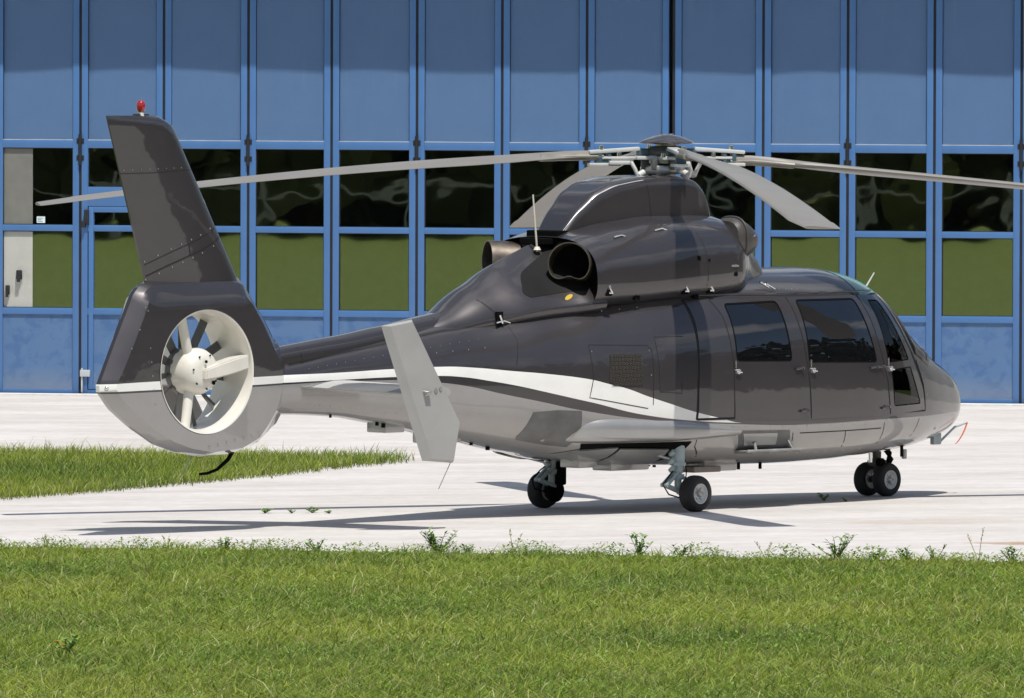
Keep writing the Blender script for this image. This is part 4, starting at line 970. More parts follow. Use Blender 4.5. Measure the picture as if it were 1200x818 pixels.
# ---- exhaust pipes
for s in (-1, 1):
    d = Vector((-math.cos(R(32)), s*math.sin(R(32)), .03)).normalized(); o_ = Vector((-1.245, s*.512, 2.295))
    M = axis_mat(o_, d); bm = bmesh.new(); n_ = 56; rings = []
    # find which ring angle points down
    zdown = [(M.to_3x3() @ Vector((math.cos(a_), math.sin(a_), 0))).z for a_ in [2*math.pi*k/n_ for k in range(n_)]]
    def pinch(k, a_): # kidney-shaped mouth: the lower wall is pressed in
        q = max(0, -zdown[k]); return 1-.42*math.exp(-((1-q)/.17)**1.2)*max(0, min(1, (a_+.35)/.3))
    for (r, a_, nf) in ((.185, -.55, 0), (.192, -.30, 0), (.198, -.10, 0), (.199, 0, 1), (.188, 0, 1), (.186, -.12, 0), (.178, -.32, 0), (.16, -.5, 0)):
        rings.append([bm.verts.new(M @ Vector((r*pinch(k, a_)*math.cos(2*math.pi*k/n_), r*pinch(k, a_)*math.sin(2*math.pi*k/n_), a_))) for k in range(n_)])
    for a_, b_ in zip(rings, rings[1:]):
        for k in range(n_): bm.faces.new((a_[k], a_[(k+1) % n_], b_[(k+1) % n_], b_[k]))
    pipe = build('exhaust_pipe', bm, m_exh, heli, 50)
    bm = bmesh.new(); lathe(bm, [(0, -.42), (.172, -.42)], M, 32); build('exhaust_core', bm, m_black, pipe)
    bm = bmesh.new(); lathe(bm, [(.0, -.28), (.245, -.28), (.27, -.40), (0, -.40)], M, 40); build('exhaust_shroud', bm, m_black, pipe, 50)
recess_shade = patch('recess_shade_patch', rounded([(-1.72, 2.03), (-1.60, 2.20), (-1.0, 2.46), (-1.0, 2.05), (-1.2, 2.04), (-1.66, 1.99)], .07), simple('recess_shade_paint', (.006, .006, .006), .6, spec=.25), cone, off=.003, thick=.004, L_=CONE)  # black patch paints the shaded exhaust recess onto the fairing

# ---- antennas
bm = bmesh.new(); tube(bm, [(-1.245, -.115, 2.40), (-1.33, -.14, 2.92)], [.010, .007], 8); lathe(bm, [(0, 0), (.035, 0), (.02, .03), (0, .03)], Matrix.Translation((-1.245, -.115, 2.415)), 14); build('whip_antenna', bm, simple('antenna_ivory', (.7, .66, .55), .5), heli, 50)
bm = bmesh.new(); tube(bm, [(3.10, -.28, 1.98), (3.22, -.30, 2.14)], [.009, .006], 6); build('whip_antenna', bm, m_white, heli, 50)
bm = bmesh.new(); tube(bm, [(4.08, -.30, .60), (4.12, -.34, .52), (4.32, -.36, .66), (4.5, -.36, .70)], [.02, .014, .011, .009], 8); box(bm, 4.02, 4.13, -.36, -.31, .50, .62, .01); pit = build('pitot_tube', bm, m_gear, heli, 50)
bm = bmesh.new()
prev = None
for k in range(9):
    t_ = k/8; c = Vector((4.50-.17*t_, -.36-.03*math.sin(t_*3), .70-.19*t_+.01*math.sin(5*t_))); row = [bm.verts.new(c+Vector((.007, -.007, .004))), bm.verts.new(c-Vector((.007, -.007, .004)))]
    if prev: bm.faces.new((prev[0], prev[1], row[1], row[0]))
    prev = row
build('warning_ribbon', bm, m_ribbon, pit)
bm = bmesh.new(); box(bm, 3.55, 3.59, -.4, -.36, .38, .47, .01); build('drain_mast', bm, m_silver, heli)

# ---- fan-in-fin tail
CX, CZ, RH = -5.635, 1.398, .528
def tk(x): return .205+.070*(min(x, -5.05)-CX)-.10*max(0., x+5.05)
OUT = [(-4.44, 1.30), (-4.43, 1.40), (-4.56, 1.60), (-4.70, 1.81), (-4.88, 2.02), (-5.06, 2.22), (-5.40, 2.225), (-5.8, 2.215), (-6.20, 2.205), (-6.30, 2.17), (-6.38, 2.10), (-6.46, 1.95), (-6.60, 1.69), (-6.72, 1.46), (-6.82, 1.265), (-6.76, 1.20), (-6.66, 1.09), (-6.42, .93), (-6.10, .76), (-5.85, .685), (-5.54, .64), (-5.13, .655), (-4.80, .75), (-4.62, .88), (-4.50, 1.04), (-4.45, 1.18)]
INN = [(-4.66, 1.30), (-4.66, 1.40), (-4.79, 1.60), (-4.93, 1.80), (-5.08, 1.98), (-5.20, 2.13), (-5.42, 2.15), (-5.8, 2.14), (-6.22, 2.13), (-6.275, 2.08), (-6.32, 2.0), (-6.38, 1.87), (-6.49, 1.65), (-6.59, 1.46), (-6.70, 1.28), (-6.63, 1.18), (-6.49, 1.06), (-6.25, .90), (-6.0, .78), (-5.80, .72), (-5.55, .68), (-5.20, .71), (-4.98, .80), (-4.84, .93), (-4.73, 1.06), (-4.68, 1.18)]
def resample(poly, n_):
    out = []
    for k in range(n_):
        a_ = 2*math.pi*k/n_; d = Vector((math.cos(a_), math.sin(a_))); best = None
        for i in range(len(poly)):
            p0 = Vector(poly[i])-Vector((CX, CZ)); p1 = Vector(poly[(i+1) % len(poly)])-Vector((CX, CZ)); e_ = p1-p0
            den = d.x*e_.y-d.y*e_.x
            if abs(den) < 1e-9: continue
            t_ = (p0.x*e_.y-p0.y*e_.x)/den; u = (p0.x*d.y-p0.y*d.x)/den
            if t_ > 0 and -1e-6 <= u <= 1+1e-6: best = t_ if best is None else max(best, t_)
        out.append(d*best+Vector((CX, CZ)))
    return out
NR = 144; O2 = resample(OUT, NR); I2 = resample(INN, NR)
bm = bmesh.new(); prevs = {}
for s in (-1, 1):
    rings = []
    for (r, dy) in ((RH, -.055), (RH+.004, -.028), (RH+.014, -.009), (RH+.032, 0)):
        rings.append([bm.verts.new((CX+r*math.cos(2*math.pi*k/NR), s*(tk(CX+r*math.cos(2*math.pi*k/NR))+dy), CZ+r*math.sin(2*math.pi*k/NR))) for k in range(NR)])
    for f_ in (.35, .7, 1.0):
        rr = []
        for k in range(NR):
            c = Vector((CX+(RH+.032)*math.cos(2*math.pi*k/NR), CZ+(RH+.032)*math.sin(2*math.pi*k/NR))); q = c.lerp(I2[k], f_)
            up = max(0, (q.y-2.0)/.15); rr.append(bm.verts.new((q.x, s*(tk(q.x)*(1-.06*f_)-.05*min(1, up)*f_), q.y)))
        rings.append(rr)
    rr = []; rq = []
    for k in range(NR):
        q = I2[k].lerp(O2[k], .55); w = tk(q.x)*.55 if q.x > -5.2 or q.y < 1.0 else tk(q.x)*.58; rq.append(bm.verts.new((q.x, s*w*(.9 if q.y < 1.0 else 1), q.y)))
        rr.append(bm.verts.new((O2[k].x, s*(.022 if O2[k].x < -4.6 else .05), O2[k].y)))
    rings += [rq, rr]
    for a_, b_ in zip(rings, rings[1:]):
        for k in range(NR): bm.faces.new((a_[k], a_[(k+1) % NR], b_[(k+1) % NR], b_[k]))
    prevs[s] = rings
for k in range(NR):
    k2 = (k+1) % NR; a_, b_ = prevs[-1][-1], prevs[1][-1]; bm.faces.new((a_[k], a_[k2], b_[k2], b_[k]))
shroud = build('tail_fan_shroud', bm, m_body, heli, 22)
bm = bmesh.new(); ra = {}
segs = 7
for j in range(segs+1):
    rr = []
    for k in range(96):
        a_ = 2*math.pi*k/96; x = CX+RH*math.cos(a_); z = CZ+RH*math.sin(a_); T_ = tk(x)-.004; v_ = -T_+2*T_*j/segs
        fl = .0 if abs(v_) < T_*.7 else .022*((abs(v_)/T_-.7)/.3)**2
        x = CX+(RH-.012+fl)*math.cos(a_); z = CZ+(RH-.012+fl)*math.sin(a_); rr.append(bm.verts.new((x, v_, z)))
    ra[j] = rr
for j in range(segs):
    for k in range(96): bm.faces.new((ra[j][k], ra[j+1][k], ra[j+1][(k+1) % 96], ra[j][(k+1) % 96]))
for s, j in ((-1, 0), (1, segs)):
    rr = [bm.verts.new((v.co.x+(.014)*(v.co.x-CX)/RH, v.co.y+s*.006, v.co.z+.014*(v.co.z-CZ)/RH)) for v in ra[j]]
    for k in range(96): bm.faces.new((ra[j][k], ra[j][(k+1) % 96], rr[(k+1) % 96], rr[k]) if s > 0 else (ra[j][k], rr[k], rr[(k+1) % 96], ra[j][(k+1) % 96]))
build('fan_duct', bm, m_cream, shroud, 40)
bm = bmesh.new(); lathe(bm, [(0, .175), (.09, .174), (.14, .165), (.18, .138), (.205, .085), (.212, .03), (.212, -.09), (.205, -.11), (0, -.11)], axis_mat((CX, -.02, CZ), (0, -1, 0)), 40)
hubf = build('fan_hub', bm, m_cream, shroud, 40)
bm = bmesh.new()
for k in range(7):
    a_ = k*.9+.3; lathe(bm, [(0, 0), (.008, 0), (.008, .012), (0, .014)], axis_mat((CX+.15*math.cos(a_), -.182, CZ+.15*math.sin(a_)), (.6*math.cos(a_), -1, .6*math.sin(a_))), 8)
for (dx, dz, r) in ((-.02, .09, .014), (.09, -.10, .018)): lathe(bm, [(0, 0), (r, 0), (r, .01), (0, .01)], axis_mat((CX+dx, -.208 if dx < 0 else -.192, CZ+dz), (.3*dx, -1, .3*dz)), 12)
tag(build('hub_bolt', bm, m_black, hubf), kind='stuff')
# three struts
bm = bmesh.new()
vs_ = []
for (x, hw_, y0, y1) in ((CX-.05, .05, -.245, -.13), (CX+.10, .060, -.25, -.10), (CX+.32, .066, -.235, -.09), (CX+.525, .066, -.215, -.06)):
    zc = CZ-.015+.10*(x-CX)/.55; vs_.append([bm.verts.new((x, y0, zc-hw_)), bm.verts.new((x, y1, zc-hw_)), bm.verts.new((x, y1, zc+hw_)), bm.verts.new((x, y0, zc+hw_))])
for a_, b_ in zip(vs_, vs_[1:]):
    for k in range(4): bm.faces.new((a_[k], a_[(k+1) % 4], b_[(k+1) % 4], b_[k]))
bm.faces.new(vs_[0]); bm.faces.new(vs_[-1][::-1]); bmesh.ops.bevel(bm, geom=bm.edges[:], offset=.012, segments=2, affect='EDGES')
build('support_arm', bm, m_cream, shroud, 40)
for ang in (108, 258):
    bm = bmesh.new(); c, s_ = math.cos(R(ang)), math.sin(R(ang)); tube(bm, [(CX-.045+.15*c, -.05, CZ+.15*s_), (CX-.045+.2*c, -.06, CZ+.2*s_), (CX-.045+.52*c, -.08, CZ+.52*s_)], [.05, .046, .042], 14)
    build('support_arm', bm, m_cream, shroud, 50)
bm = bmesh.new(); lathe(bm, [(0, 0), (.20, 0), (.215, .03), (.215, .08), (0, .085)], axis_mat((CX, .13, CZ), (0, -1, 0)), 40)
rot_hub = build('fan_rotor_disc', bm, m_fan, shroud, 40)
fb = None
for k in range(11):
    a_ = 2*math.pi*k/11+.12
    if fb is None:
        bm = bmesh.new(); sec = []
        for r, tw, ch in ((.20, 44, .078), (.30, 36, .08), (.42, 28, .082), (.515, 22, .082)):
            ct, st_ = math.cos(R(tw)), math.sin(R(tw)); sec.append([bm.verts.new((r, u*ch*st_*.9+w*ct*.5, u*ch*ct-w*st_)) for u, w in ((-.5, 0), (-.2, .009), (.15, .008), (.5, 0), (.15, -.004), (-.2, -.004))])
        for p_, q_ in zip(sec, sec[1:]):
            for j in range(6): bm.faces.new((p_[j], p_[(j+1) % 6], q_[(j+1) % 6], q_[j]))
        bm.faces.new(sec[-1]); bm.faces.new(sec[0][::-1]); fb = build('fan_blade', bm, m_fan, shroud, 40); o_ = fb
    else: o_ = share(fb, shroud)
    o_.location = (CX, .10, CZ); o_.rotation_euler = (0, a_, 0)
for k in range(11):
    a_ = 2*math.pi*k/11+.12; bm = bmesh.new(); lathe(bm, [(0, 0), (.034, 0), (.034, .02), (.026, .028), (0, .028)], axis_mat((CX+.185*math.cos(a_), .06, CZ-.185*math.sin(a_)), (0, -1, 0)), 14); build('blade_pivot', bm, m_fan, shroud, 40)

# upper fin
bm = bmesh.new(); secs = []
def fin_sec(z):
    t_ = (z-2.19)/(3.66-2.19); le = -5.06+(-5.93+5.06)*t_; te = -6.21+(-6.70+6.21)*t_; hwid = .115-.045*t_
    if z > 3.57: le -= (z-3.57)*1.1
    return le, te, hwid
prof = [(0, .0), (.015, .35), (.06, .68), (.15, .92), (.28, 1.0), (.45, .94), (.65, .70), (.85, .36), (1, .10)]
for z in list(np.linspace(2.17, 3.58, 20))+[3.62, 3.65, 3.672]:
    le, te, hw_ = fin_sec(z); k_ = 1 if z < 3.6 else (1-((z-3.6)/.078)**2*.8)
    if z > 3.6: le -= (1-k_)*.06
    row = [(le+(te-le)*u, -hw_*v_*k_) for u, v_ in prof]+[(le+(te-le)*u, hw_*v_*k_) for u, v_ in prof[::-1][:-1]]
    secs.append([bm.verts.new((x, y, z)) for x, y in row])
for a_, b_ in zip(secs, secs[1:]):
    for k in range(len(a_)): bm.faces.new((a_[k], a_[(k+1) % len(a_)], b_[(k+1) % len(a_)], b_[k]))
bm.faces.new(secs[0][::-1]); bm.faces.new(secs[-1])
fin = build('upper_fin', bm, m_darkp, heli, 40)
def finy(x, z):
    le, te, hw_ = fin_sec(z); u = min(1, max(0, (x-le)/(te-le)))
    for (a_, va), (b_, vb) in zip(prof, prof[1:]):
        if u <= b_: return hw_*(va+(vb-va)*(u-a_)/(b_-a_))
    return hw_*.1
bm = bmesh.new(); SA = [(-6.24, 2.35), (-5.96, 2.46), (-5.62, 2.58), (-5.36, 2.69)]; SB = [(-6.22, 2.25), (-5.94, 2.36), (-5.60, 2.48), (-5.31, 2.60)]
stripline(bm, SA, .008, .002, -1, yfun=finy); stripline(bm, SB, .012, .003, -1, yfun=finy); stripline(bm, [(-5.76, 2.53), (-5.74, 2.42)], .01, .003, yfun=finy)
stripline(bm, [(-6.58, 3.16), (-6.2, 3.165), (-5.67, 3.19)], .007, .002, yfun=finy)
islands('fin_seam', bm, m_seam, fin)
bm = bmesh.new(); rivets(bm, [(a_, b_+.03) for a_, b_ in SA], .12, finy, r=.009); rivets(bm, [(a_, b_-.03) for a_, b_ in SB], .12, finy, r=.009); rivets(bm, [(-6.5, 3.19), (-5.75, 3.21)], .09, finy, r=.006)
tag(build('rivet', bm, m_steel, fin), kind='stuff')
bm = bmesh.new()
shy = lambda x, z: tk(x)*.975-.0
for pts, st_ in (([(-6.33, 1.95), (-6.52, 1.62), (-6.55, 1.58)], .13), ([(-6.30, 1.62), (-6.26, 1.25), (-6.22, 1.0)], .10), ([(-6.36, 1.98), (-6.37, 2.05)], .05), ([(-5.6, .735), (-4.9, .86)], .09)): rivets(bm, pts, st_, shy, r=.008)
tag(build('rivet', bm, m_steel, shroud), kind='stuff')
bm = bmesh.new(); lathe(bm, [(0, -.02), (.03, -.02), (.024, .022), (0, .022)], Matrix.Translation((-6.27, 0, 3.685)), 16); bc = build('beacon_base', bm, m_white, fin, 40)
bm = bmesh.new(); lathe(bm, [(.026, -.01), (.038, .012), (.042, .04), (.038, .07), (.024, .09), (0, .098)], Matrix.Translation((-6.27, 0, 3.712)), 20); build('beacon_lens', bm, m_red, bc, 60)
bm = bmesh.new(); box(bm, -6.36, -6.18, -.018, .018, 3.64, 3.69, .012); build('beacon_fairing', bm, m_darkp, fin, 50)
bm = bmesh.new(); lathe(bm, [(0, 0), (.022, 0), (.02, .03), (.008, .045), (0, .046)], axis_mat((-6.74, -.045, 1.275), (-.6, -.8, 0)), 16); build('tail_light', bm, m_chrome, shroud, 50)
bm = bmesh.new(); tube(bm, [(-5.08, 0, .70), (-5.16, 0, .60), (-5.30, 0, .515), (-5.42, 0, .485), (-5.52, 0, .48)], [.022, .018, .015, .014, .012], 10); build('tail_skid', bm, m_black, heli, 50)

# ---- stabiliser and end plates
for s in (-1, 1):
    bm = bmesh.new(); secs = []
    for y, le, te, zc in ((.12, -3.72, -4.42, 1.235), (.8, -3.83, -4.47, 1.225), (1.585, -3.95, -4.56, 1.215)):
        row = [(le+(te-le)*u, v_*.055) for u, v_ in prof]+[(le+(te-le)*u, -v_*.055) for u, v_ in prof[::-1][:-1]]
        secs.append([bm.verts.new((x, s*y, zc+w)) for x, w in row])
    for a_, b_ in zip(secs, secs[1:]):
        for k in range(len(a_)): bm.faces.new((a_[k], a_[(k+1) % len(a_)], b_[(k+1) % len(a_)], b_[k]))
    bm.faces.new(secs[-1])
    stab = build('tailplane', bm, m_lgrey, heli, 40)
    EP = [(-4.86, 1.82), (-4.80, 1.835), (-4.48, 1.87), (-3.85, .945), (-3.94, .59), (-4.24, .612), (-4.33, .62)]
    bm = bmesh.new()
    o1 = [bm.verts.new((x, s*1.635, z)) for x, z in [(-4.78, 1.815), (-4.50, 1.85), (-3.885, .945), (-3.96, .61), (-4.24, .63)]]
    o0 = [bm.verts.new((x, s*1.60, z)) for x, z in [(-4.865, 1.82), (-4.475, 1.87), (-3.85, .945), (-3.94, .585), (-4.335, .615)]]
    oi = [bm.verts.new((x, s*1.575, z)) for x, z in [(-4.80, 1.80), (-4.50, 1.84), (-3.90, .945), (-3.97, .62), (-4.26, .64)]]
    for a_, b_ in ((o1, o0), (o0, oi)):
        for k in range(5): bm.faces.new((a_[k], a_[(k+1) % 5], b_[(k+1) % 5], b_[k]))
    bm.faces.new(o1); bm.faces.new(oi[::-1])
    ep = build('end_plate', bm, m_plate, heli, 18)
    bm = bmesh.new(); tube(bm, [(-4.35, s*1.63, 1.225), (-4.345, s*1.665, 1.22), (-4.29, s*1.665, 1.225)], .018, 10); lathe(bm, [(0, 0), (.022, 0), (.022, .012), (0, .012)], axis_mat((-4.20, s*1.63, 1.235), (0, s, 0)), 12); lathe(bm, [(0, 0), (.018, 0), (.018, .012), (0, .012)], axis_mat((-4.14, s*1.63, 1.25), (0, s, 0)), 12)
    build('tip_fitting', bm, m_steel, ep, 40)
    bm = bmesh.new(); tube(bm, [(-3.96, s*1.6, .60), (-4.13, s*1.61, .36)], .004, 5); build('static_wick', bm, m_steel, ep)
    bm = bmesh.new()
    bm.free()

# ---- main landing gear
def wheel(parent, c, r, w, nm='wheel', rim=True):
    M = axis_mat(c, (0, -1, 0)); hw_ = w/2
    bm = bmesh.new(); lathe(bm, [(r*.50, -hw_*.8), (r*.62, -hw_*.98), (r*.80, -hw_), (r*.93, -hw_*.86), (r*.985, -hw_*.55), (r, -hw_*.2), (r*.992, -hw_*.18), (r*.992, -hw_*.12), (r, -hw_*.10), (r, hw_*.10), (r*.992, hw_*.12), (r*.992, hw_*.18), (r, hw_*.2), (r*.985, hw_*.55), (r*.93, hw_*.86), (r*.80, hw_), (r*.62, hw_*.98), (r*.50, hw_*.8)], M, 48)
    wh = build(nm, bm, m_tyre, parent, 45)
    bm = bmesh.new()
    for s_ in (1, -1):
        lathe(bm, [(r*.56, s_*hw_*.62), (r*.56, s_*hw_*.93), (r*.50, s_*hw_*.95), (r*.46, s_*hw_*.72), (r*.30, s_*hw_*.52), (r*.20, s_*hw_*.55)], M, 36)
    build('rim', bm, m_white, wh, 40)
    bm = bmesh.new()
    for s_ in (1, -1): lathe(bm, [(r*.30, s_*hw_*.50), (r*.19, s_*hw_*.60), (r*.17, s_*hw_*.80), (r*.12, s_*hw_*.95), (0, s_*hw_*.97)], M, 20)
    for k in range(6):
        a_ = k*math.pi/3; lathe(bm, [(0, hw_*.5), (.010, hw_*.5), (.010, hw_*.66), (0, hw_*.66)], Matrix.Translation((0, 0, 0)) @ M @ Matrix.Translation((r*.34*math.cos(a_), r*.34*math.sin(a_), 0)), 8)
    build('wheel_hub', bm, m_steel, wh, 40)
    return wh
def world_xy(x, y): c, s_ = math.cos(R(47)), math.sin(R(47)); return .992+x*c-y*s_, 107.0+x*s_+y*c
for s in (-1, 1):
    g = float(gz(*world_xy(0, s*.95)))-.008; r = .168
    leg = bmesh.new(); y = s*.79
    tube(leg, [(-.06, y, .70), (-.06, y, .46)], .062, 16); tube(leg, [(-.06, y, .47), (-.06, y, .36)], .045, 16); tube(leg, [(-.06, y, .37), (-.06, y, .20)], .034, 14)
    tube(leg, [(-.06, y, .46), (-.06, y, .43)], .072, 16); tube(leg, [(-.06, y, .35), (-.06, y, .32)], .058, 16)
    main_leg = build('gear_leg', leg, m_gear, heli, 50)
    bm = bmesh.new(); tube(bm, [(-.06, y, r+.02+g), (0, y+s*.03, r+g), (0, s*.95, r+g)], .032, 10)
    tube(bm, [(-.10, y+s*.03, .36), (-.24, y+s*.03, .255)], .017, 8); tube(bm, [(-.10, y-s*.03, .36), (-.24, y-s*.03, .255)], .017, 8); tube(bm, [(-.24, y-s*.04, .255), (-.24, y+s*.04, .255)], .02, 8)
    tube(bm, [(-.24, y+s*.025, .255), (-.04, y+s*.025, .19)], .017, 8); tube(bm, [(-.24, y-s*.025, .255), (-.04, y-s*.025, .19)], .017, 8)
    build('torque_link', bm, m_gear, main_leg, 50)
    bm = bmesh.new(); tube(bm, [(-.11, y, .40), (-.20, y+s*.02, .34), (-.30, y+s*.03, .26), (-.24, y+s*.05, .17), (-.06, y+s*.04, .13)], .007, 6); tube(bm, [(-.02, y+s*.04, .50), (.0, y+s*.05, .38), (-.02, y+s*.05, .22)], .006, 6)
    islands('brake_hose', bm, m_black, main_leg, 60)
    bm = bmesh.new(); tube(bm, [(-.62, y-s*.18, .63), (-.08, y, .47)], .017, 8); build('drag_brace', bm, m_steel, main_leg, 60)
    bm = bmesh.new()
    for (dx, dz, rr) in ((-.07, .55, .03), (-.08, .47, .025), (.05, .40, .022), (-.07, .40, .028), (.05, .56, .02)): tube(bm, [(-.06+dx, y-s*.03, dz-.02), (-.06+dx, y+s*.02, dz+.02)], rr, 8)
    box(bm, -.12, -.0, y-.05, y+.05, .30, .33, .006); build('gear_lug', bm, m_gear, main_leg, 50)
    if s > 0:
        bm = bmesh.new(); lathe(bm, [(0, 0), (.10, 0), (.11, .05), (.08, .08), (0, .08)], axis_mat((0, .84, r+g), (0, -1, 0)), 20); box(bm, -.05, .05, .70, .80, .2, .42, .02); build('brake_unit', bm, m_black, main_leg, 40)
    wheel(heli, (0, s*.95, r+g), r, .145)
g = float(gz(*world_xy(3.62, 0)))-.008; r = .160
bm = bmesh.new(); tube(bm, [(3.60, 0, .52), (3.60, 0, .33)], .05, 16); tube(bm, [(3.60, 0, .34), (3.62, 0, .2)], .034, 14); tube(bm, [(3.62, -.11, r+g), (3.62, .11, r+g)], .03, 12); box(bm, 3.55, 3.68, -.075, .075, .30, .36, .02)
ng = build('nose_gear_leg', bm, simple('dark_gear_metal', (.06, .06, .058), .5, var=.3), heli, 50)
bm = bmesh.new(); tube(bm, [(3.47, -.04, .52), (3.48, -.04, .34)], .022, 10); build('retraction_jack', bm, m_chrome, ng, 50)
bm = bmesh.new(); tube(bm, [(3.66, -.04, .50), (3.73, -.06, .42), (3.69, -.07, .33)], .022, 10); tube(bm, [(3.66, -.05, .46), (3.76, -.06, .36), (3.70, -.05, .28)], .018, 8); lathe(bm, [(0, 0), (.04, 0), (.04, .05), (0, .05)], axis_mat((3.55, -.075, .34), (0, -1, 0)), 14); build('steering_link', bm, m_black, ng, 50)
for s in (-1, 1): wheel(heli, (3.62, s*.118, r+g), r, .115)

# ---- rotor
HX, HZ = .634, 3.28
rotor = empty('rotor_head', (0, 0, 0), 0, heli)
m_cap = m_darkp
bm = bmesh.new(); lathe(bm, [(0, 3.462), (.05, 3.458), (.13, 3.44), (.20, 3.415), (.25, 3.392), (.262, 3.382), (.258, 3.374), (.20, 3.37), (.08, 3.362), (0, 3.36)], Matrix.Translation((HX, 0, 0)), 48); cap = build('hub_cap', bm, m_cap, rotor, 40)
bm = bmesh.new()
for k in range(6): lathe(bm, [(0, 0), (.007, 0), (.007, .012), (0, .014)], Matrix.Translation((HX+.06*math.cos(k*1.05), .06*math.sin(k*1.05), 3.452)), 8)
for k in range(3): lathe(bm, [(0, 0), (.01, 0), (.01, .01), (0, .012)], Matrix.Translation((HX+.2*math.cos(k*2.1-1.9), .2*math.sin(k*2.1-1.9), 3.412)), 8)
tag(build('cap_bolt', bm, m_chrome, cap), kind='stuff')
bm = bmesh.new(); lathe(bm, [(.09, 2.95), (.09, 3.17), (.16, 3.19), (.16, 3.23), (.10, 3.25), (.10, 3.37), (0, 3.37)], Matrix.Translation((HX, 0, 0)), 32); build('rotor_mast', bm, m_steel, rotor, 40)
bm = bmesh.new(); lathe(bm, [(.10, 3.09), (.20, 3.09), (.215, 3.11), (.215, 3.15), (.20, 3.17), (.10, 3.17)], Matrix.Translation((HX, 0, 0)), 32); build('swashplate', bm, m_steel, rotor, 40)
bm = bmesh.new()
for k in range(4):
    a_ = R(45)+k*R(90); tube(bm, [(HX+.14*math.cos(a_), .14*math.sin(a_), 3.09), (HX+.20*math.cos(a_), .20*math.sin(a_), 3.03), (HX+.20*math.cos(a_), .20*math.sin(a_), 3.0)], .02, 8)
islands('control_rod', bm, m_white, rotor, 40)
bm = bmesh.new(); lathe(bm, [(.10, 3.262), (.17, 3.265), (.19, 3.30), (.155, 3.345), (.10, 3.35)], Matrix.Translation((HX, 0, 0)), 24)
for k in range(8):
    a_ = k*R(45)+.2; c_ = Vector((HX+.21*math.cos(a_), .21*math.sin(a_), 3.18)); box(bm, -.03, .03, -.02, .02, -.05, .045, .008, Matrix.Translation(c_) @ Matrix.Rotation(a_, 4, 'Z'))
tag(build('damper_cluster', bm, m_fan, rotor, 40), kind='stuff')
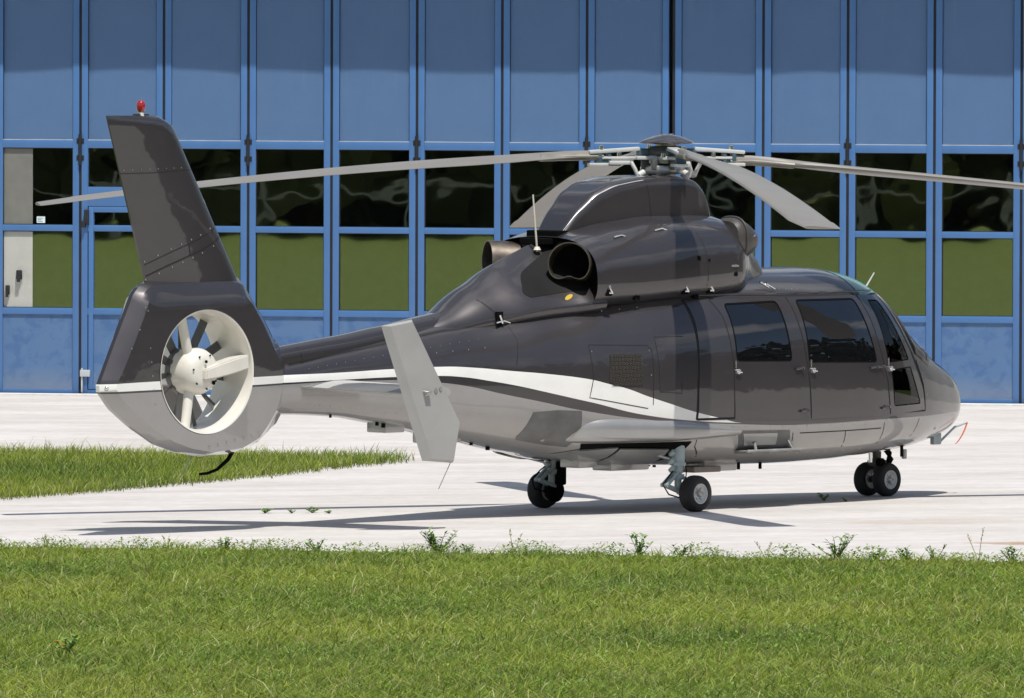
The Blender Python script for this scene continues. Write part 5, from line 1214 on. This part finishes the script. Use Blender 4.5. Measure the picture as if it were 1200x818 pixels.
# blade azimuths: world direction angle converted to the helicopter frame
def blade_set(world_deg, droop, drp_e, z0):
    a_ = R(world_deg-47); Mb = Matrix.Translation((HX, 0, 0)) @ Matrix.Rotation(a_, 4, 'Z'); Mz = Matrix.Translation((0, 0, -.032)) @ Mb
    hd = bmesh.new()
    # star arm, upper and lower sleeve beams
    def bx(b, x0, x1, y0, y1, z0, z1, bev=.006): box(b, x0, x1, y0, y1, z0, z1, bev, Mz)
    bx(hd, .05, .30, -.10, .10, 3.255, 3.29, .01); bx(hd, .28, .62, -.05, .05, 3.26, 3.285, .01)
    star = build('star_arm', hd, m_white, rotor, 40)
    hd = bmesh.new(); tp = Matrix.Translation((.26, 0, 3.375)) @ Matrix.Rotation(R(4), 4, 'Y'); box(hd, 0, .48, -.055, .055, -.036, 0, .012, Mz @ tp); bx(hd, .44, .74, -.06, .06, 3.195, 3.225, .01); sl = build('blade_sleeve', hd, m_white, rotor, 40)
    hd = bmesh.new(); bx(hd, .53, .565, -.045, .045, 3.225, 3.335, .006); bx(hd, .615, .655, -.05, .05, 3.225, 3.33, .006); bx(hd, .55, .63, -.035, .035, 3.225, 3.26, .006); bx(hd, .16, .28, -.05, .05, 3.29, 3.36, .02); islands('blade_clamp', hd, m_teal, sl, 40)
    hd = bmesh.new(); bx(hd, .36, .56, .06, .11, 3.21, 3.245, .01)
    pts = [Mz @ Vector(q) for q in ((.30, .15, 3.10), (.33, .16, 3.17), (.36, .13, 3.235))]; tube(hd, pts, .018, 8); pts = [Mz @ Vector(q) for q in ((.24, .12, 3.14), (.30, .15, 3.11))]; tube(hd, pts, .03, 10); build('pitch_link', hd, m_white, rotor, 50)
    hd = bmesh.new(); lathe(hd, [(0, 0), (.022, 0), (.022, .04), (0, .045)], Mz @ Matrix.Translation((.62, .03, 3.345)), 10); lathe(hd, [(0, 0), (.022, 0), (.022, .04), (0, .045)], Mz @ Matrix.Translation((.42, -.12, 3.28)), 10); islands('clamp_pin', hd, m_chrome, rotor, 40)
    # the blade
    bm = bmesh.new(); Mz = Mb; secs = []; SZ = lambda r: z0-droop*max(0, r-.8)**drp_e
    for r in [.64, .8, .95, 1.1, 1.3, 1.5]+list(np.linspace(1.7, 5.55, 24))+[5.60, 5.70, 5.80, 5.87, 5.91]:
        if r < .9: c0, c1, th_ = -.05, .05, .055
        elif r < 1.5: k = (r-.9)/.6; c0, c1, th_ = -.05-.145*k, .05+.055*k, .055-.022*k
        else: c0, c1, th_ = -.195, .105, .034-.012*(r-1.5)/4.5
        if r < 1.5: pass
        else: c0, c1 = -.285+.06*max(0, (1.9-r)/.4), .105
        if .9 <= r < 1.5: k = (r-.9)/.6; c0, c1 = -.05-.175*k, .05+.055*k
        if r > 5.58: c0 -= .0; c1 -= (r-5.58)*.22; th_ *= .8
        if r >= 5.60 and r < 5.9: c0 = -.30
        tw = R(9-6.5*min(1, r/5.97)); z = SZ(r); ch = c1-c0
        row = []
        for u, v_ in ((0, 0), (.03, .5), (.12, .9), (.30, 1), (.6, .7), (1, .06)): row.append((c1-ch*u, th_*v_))
        for u, v_ in ((1, -.06), (.6, -.4), (.3, -.6), (.12, -.6), (.03, -.4)): row.append((c1-ch*u, th_*v_))
        secs.append([bm.verts.new(Mz @ Vector((r, y*math.cos(tw)+w*math.sin(tw), z-y*math.sin(tw)+w*math.cos(tw)))) for y, w in [(-q_[0], q_[1]) for q_ in row]])
    for p_, q_ in zip(secs, secs[1:]):
        for j in range(11): bm.faces.new((p_[j], p_[(j+1) % 11], q_[(j+1) % 11], q_[j]))
    bm.faces.new(secs[0][::-1]); bm.faces.new(secs[-1])
    b_ = build('rotor_blade', bm, m_blade, rotor, 30)
    bm = bmesh.new(); sr = [(.60, .05), (.8, .055), (1.0, .062), (1.2, .05)]
    rings = []
    for r, w in sr: rings.append([bm.verts.new(Mz @ Vector((r, (w if r < 1.2 else .105)*math.cos(t_)*(1.0), SZ(r)+.036*math.sin(t_)))) for t_ in [2*math.pi*k/16 for k in range(16)]])
    for p_, q_ in zip(rings, rings[1:]):
        for k in range(16): bm.faces.new((p_[k], p_[(k+1) % 16], q_[(k+1) % 16], q_[k]))
    bm.faces.new(rings[0][::-1]); bm.faces.new(rings[-1]); build('blade_root', bm, m_root, b_, 40)
blade_set(-78.6, .0485, 1.5, 3.275)      # towards the camera
blade_set(191.4, .0375, 1.5, 3.25)      # left
blade_set(101.4, .068, 1.5, 3.27)      # away
blade_set(11.4, .082, 1.08, 3.205)       # right
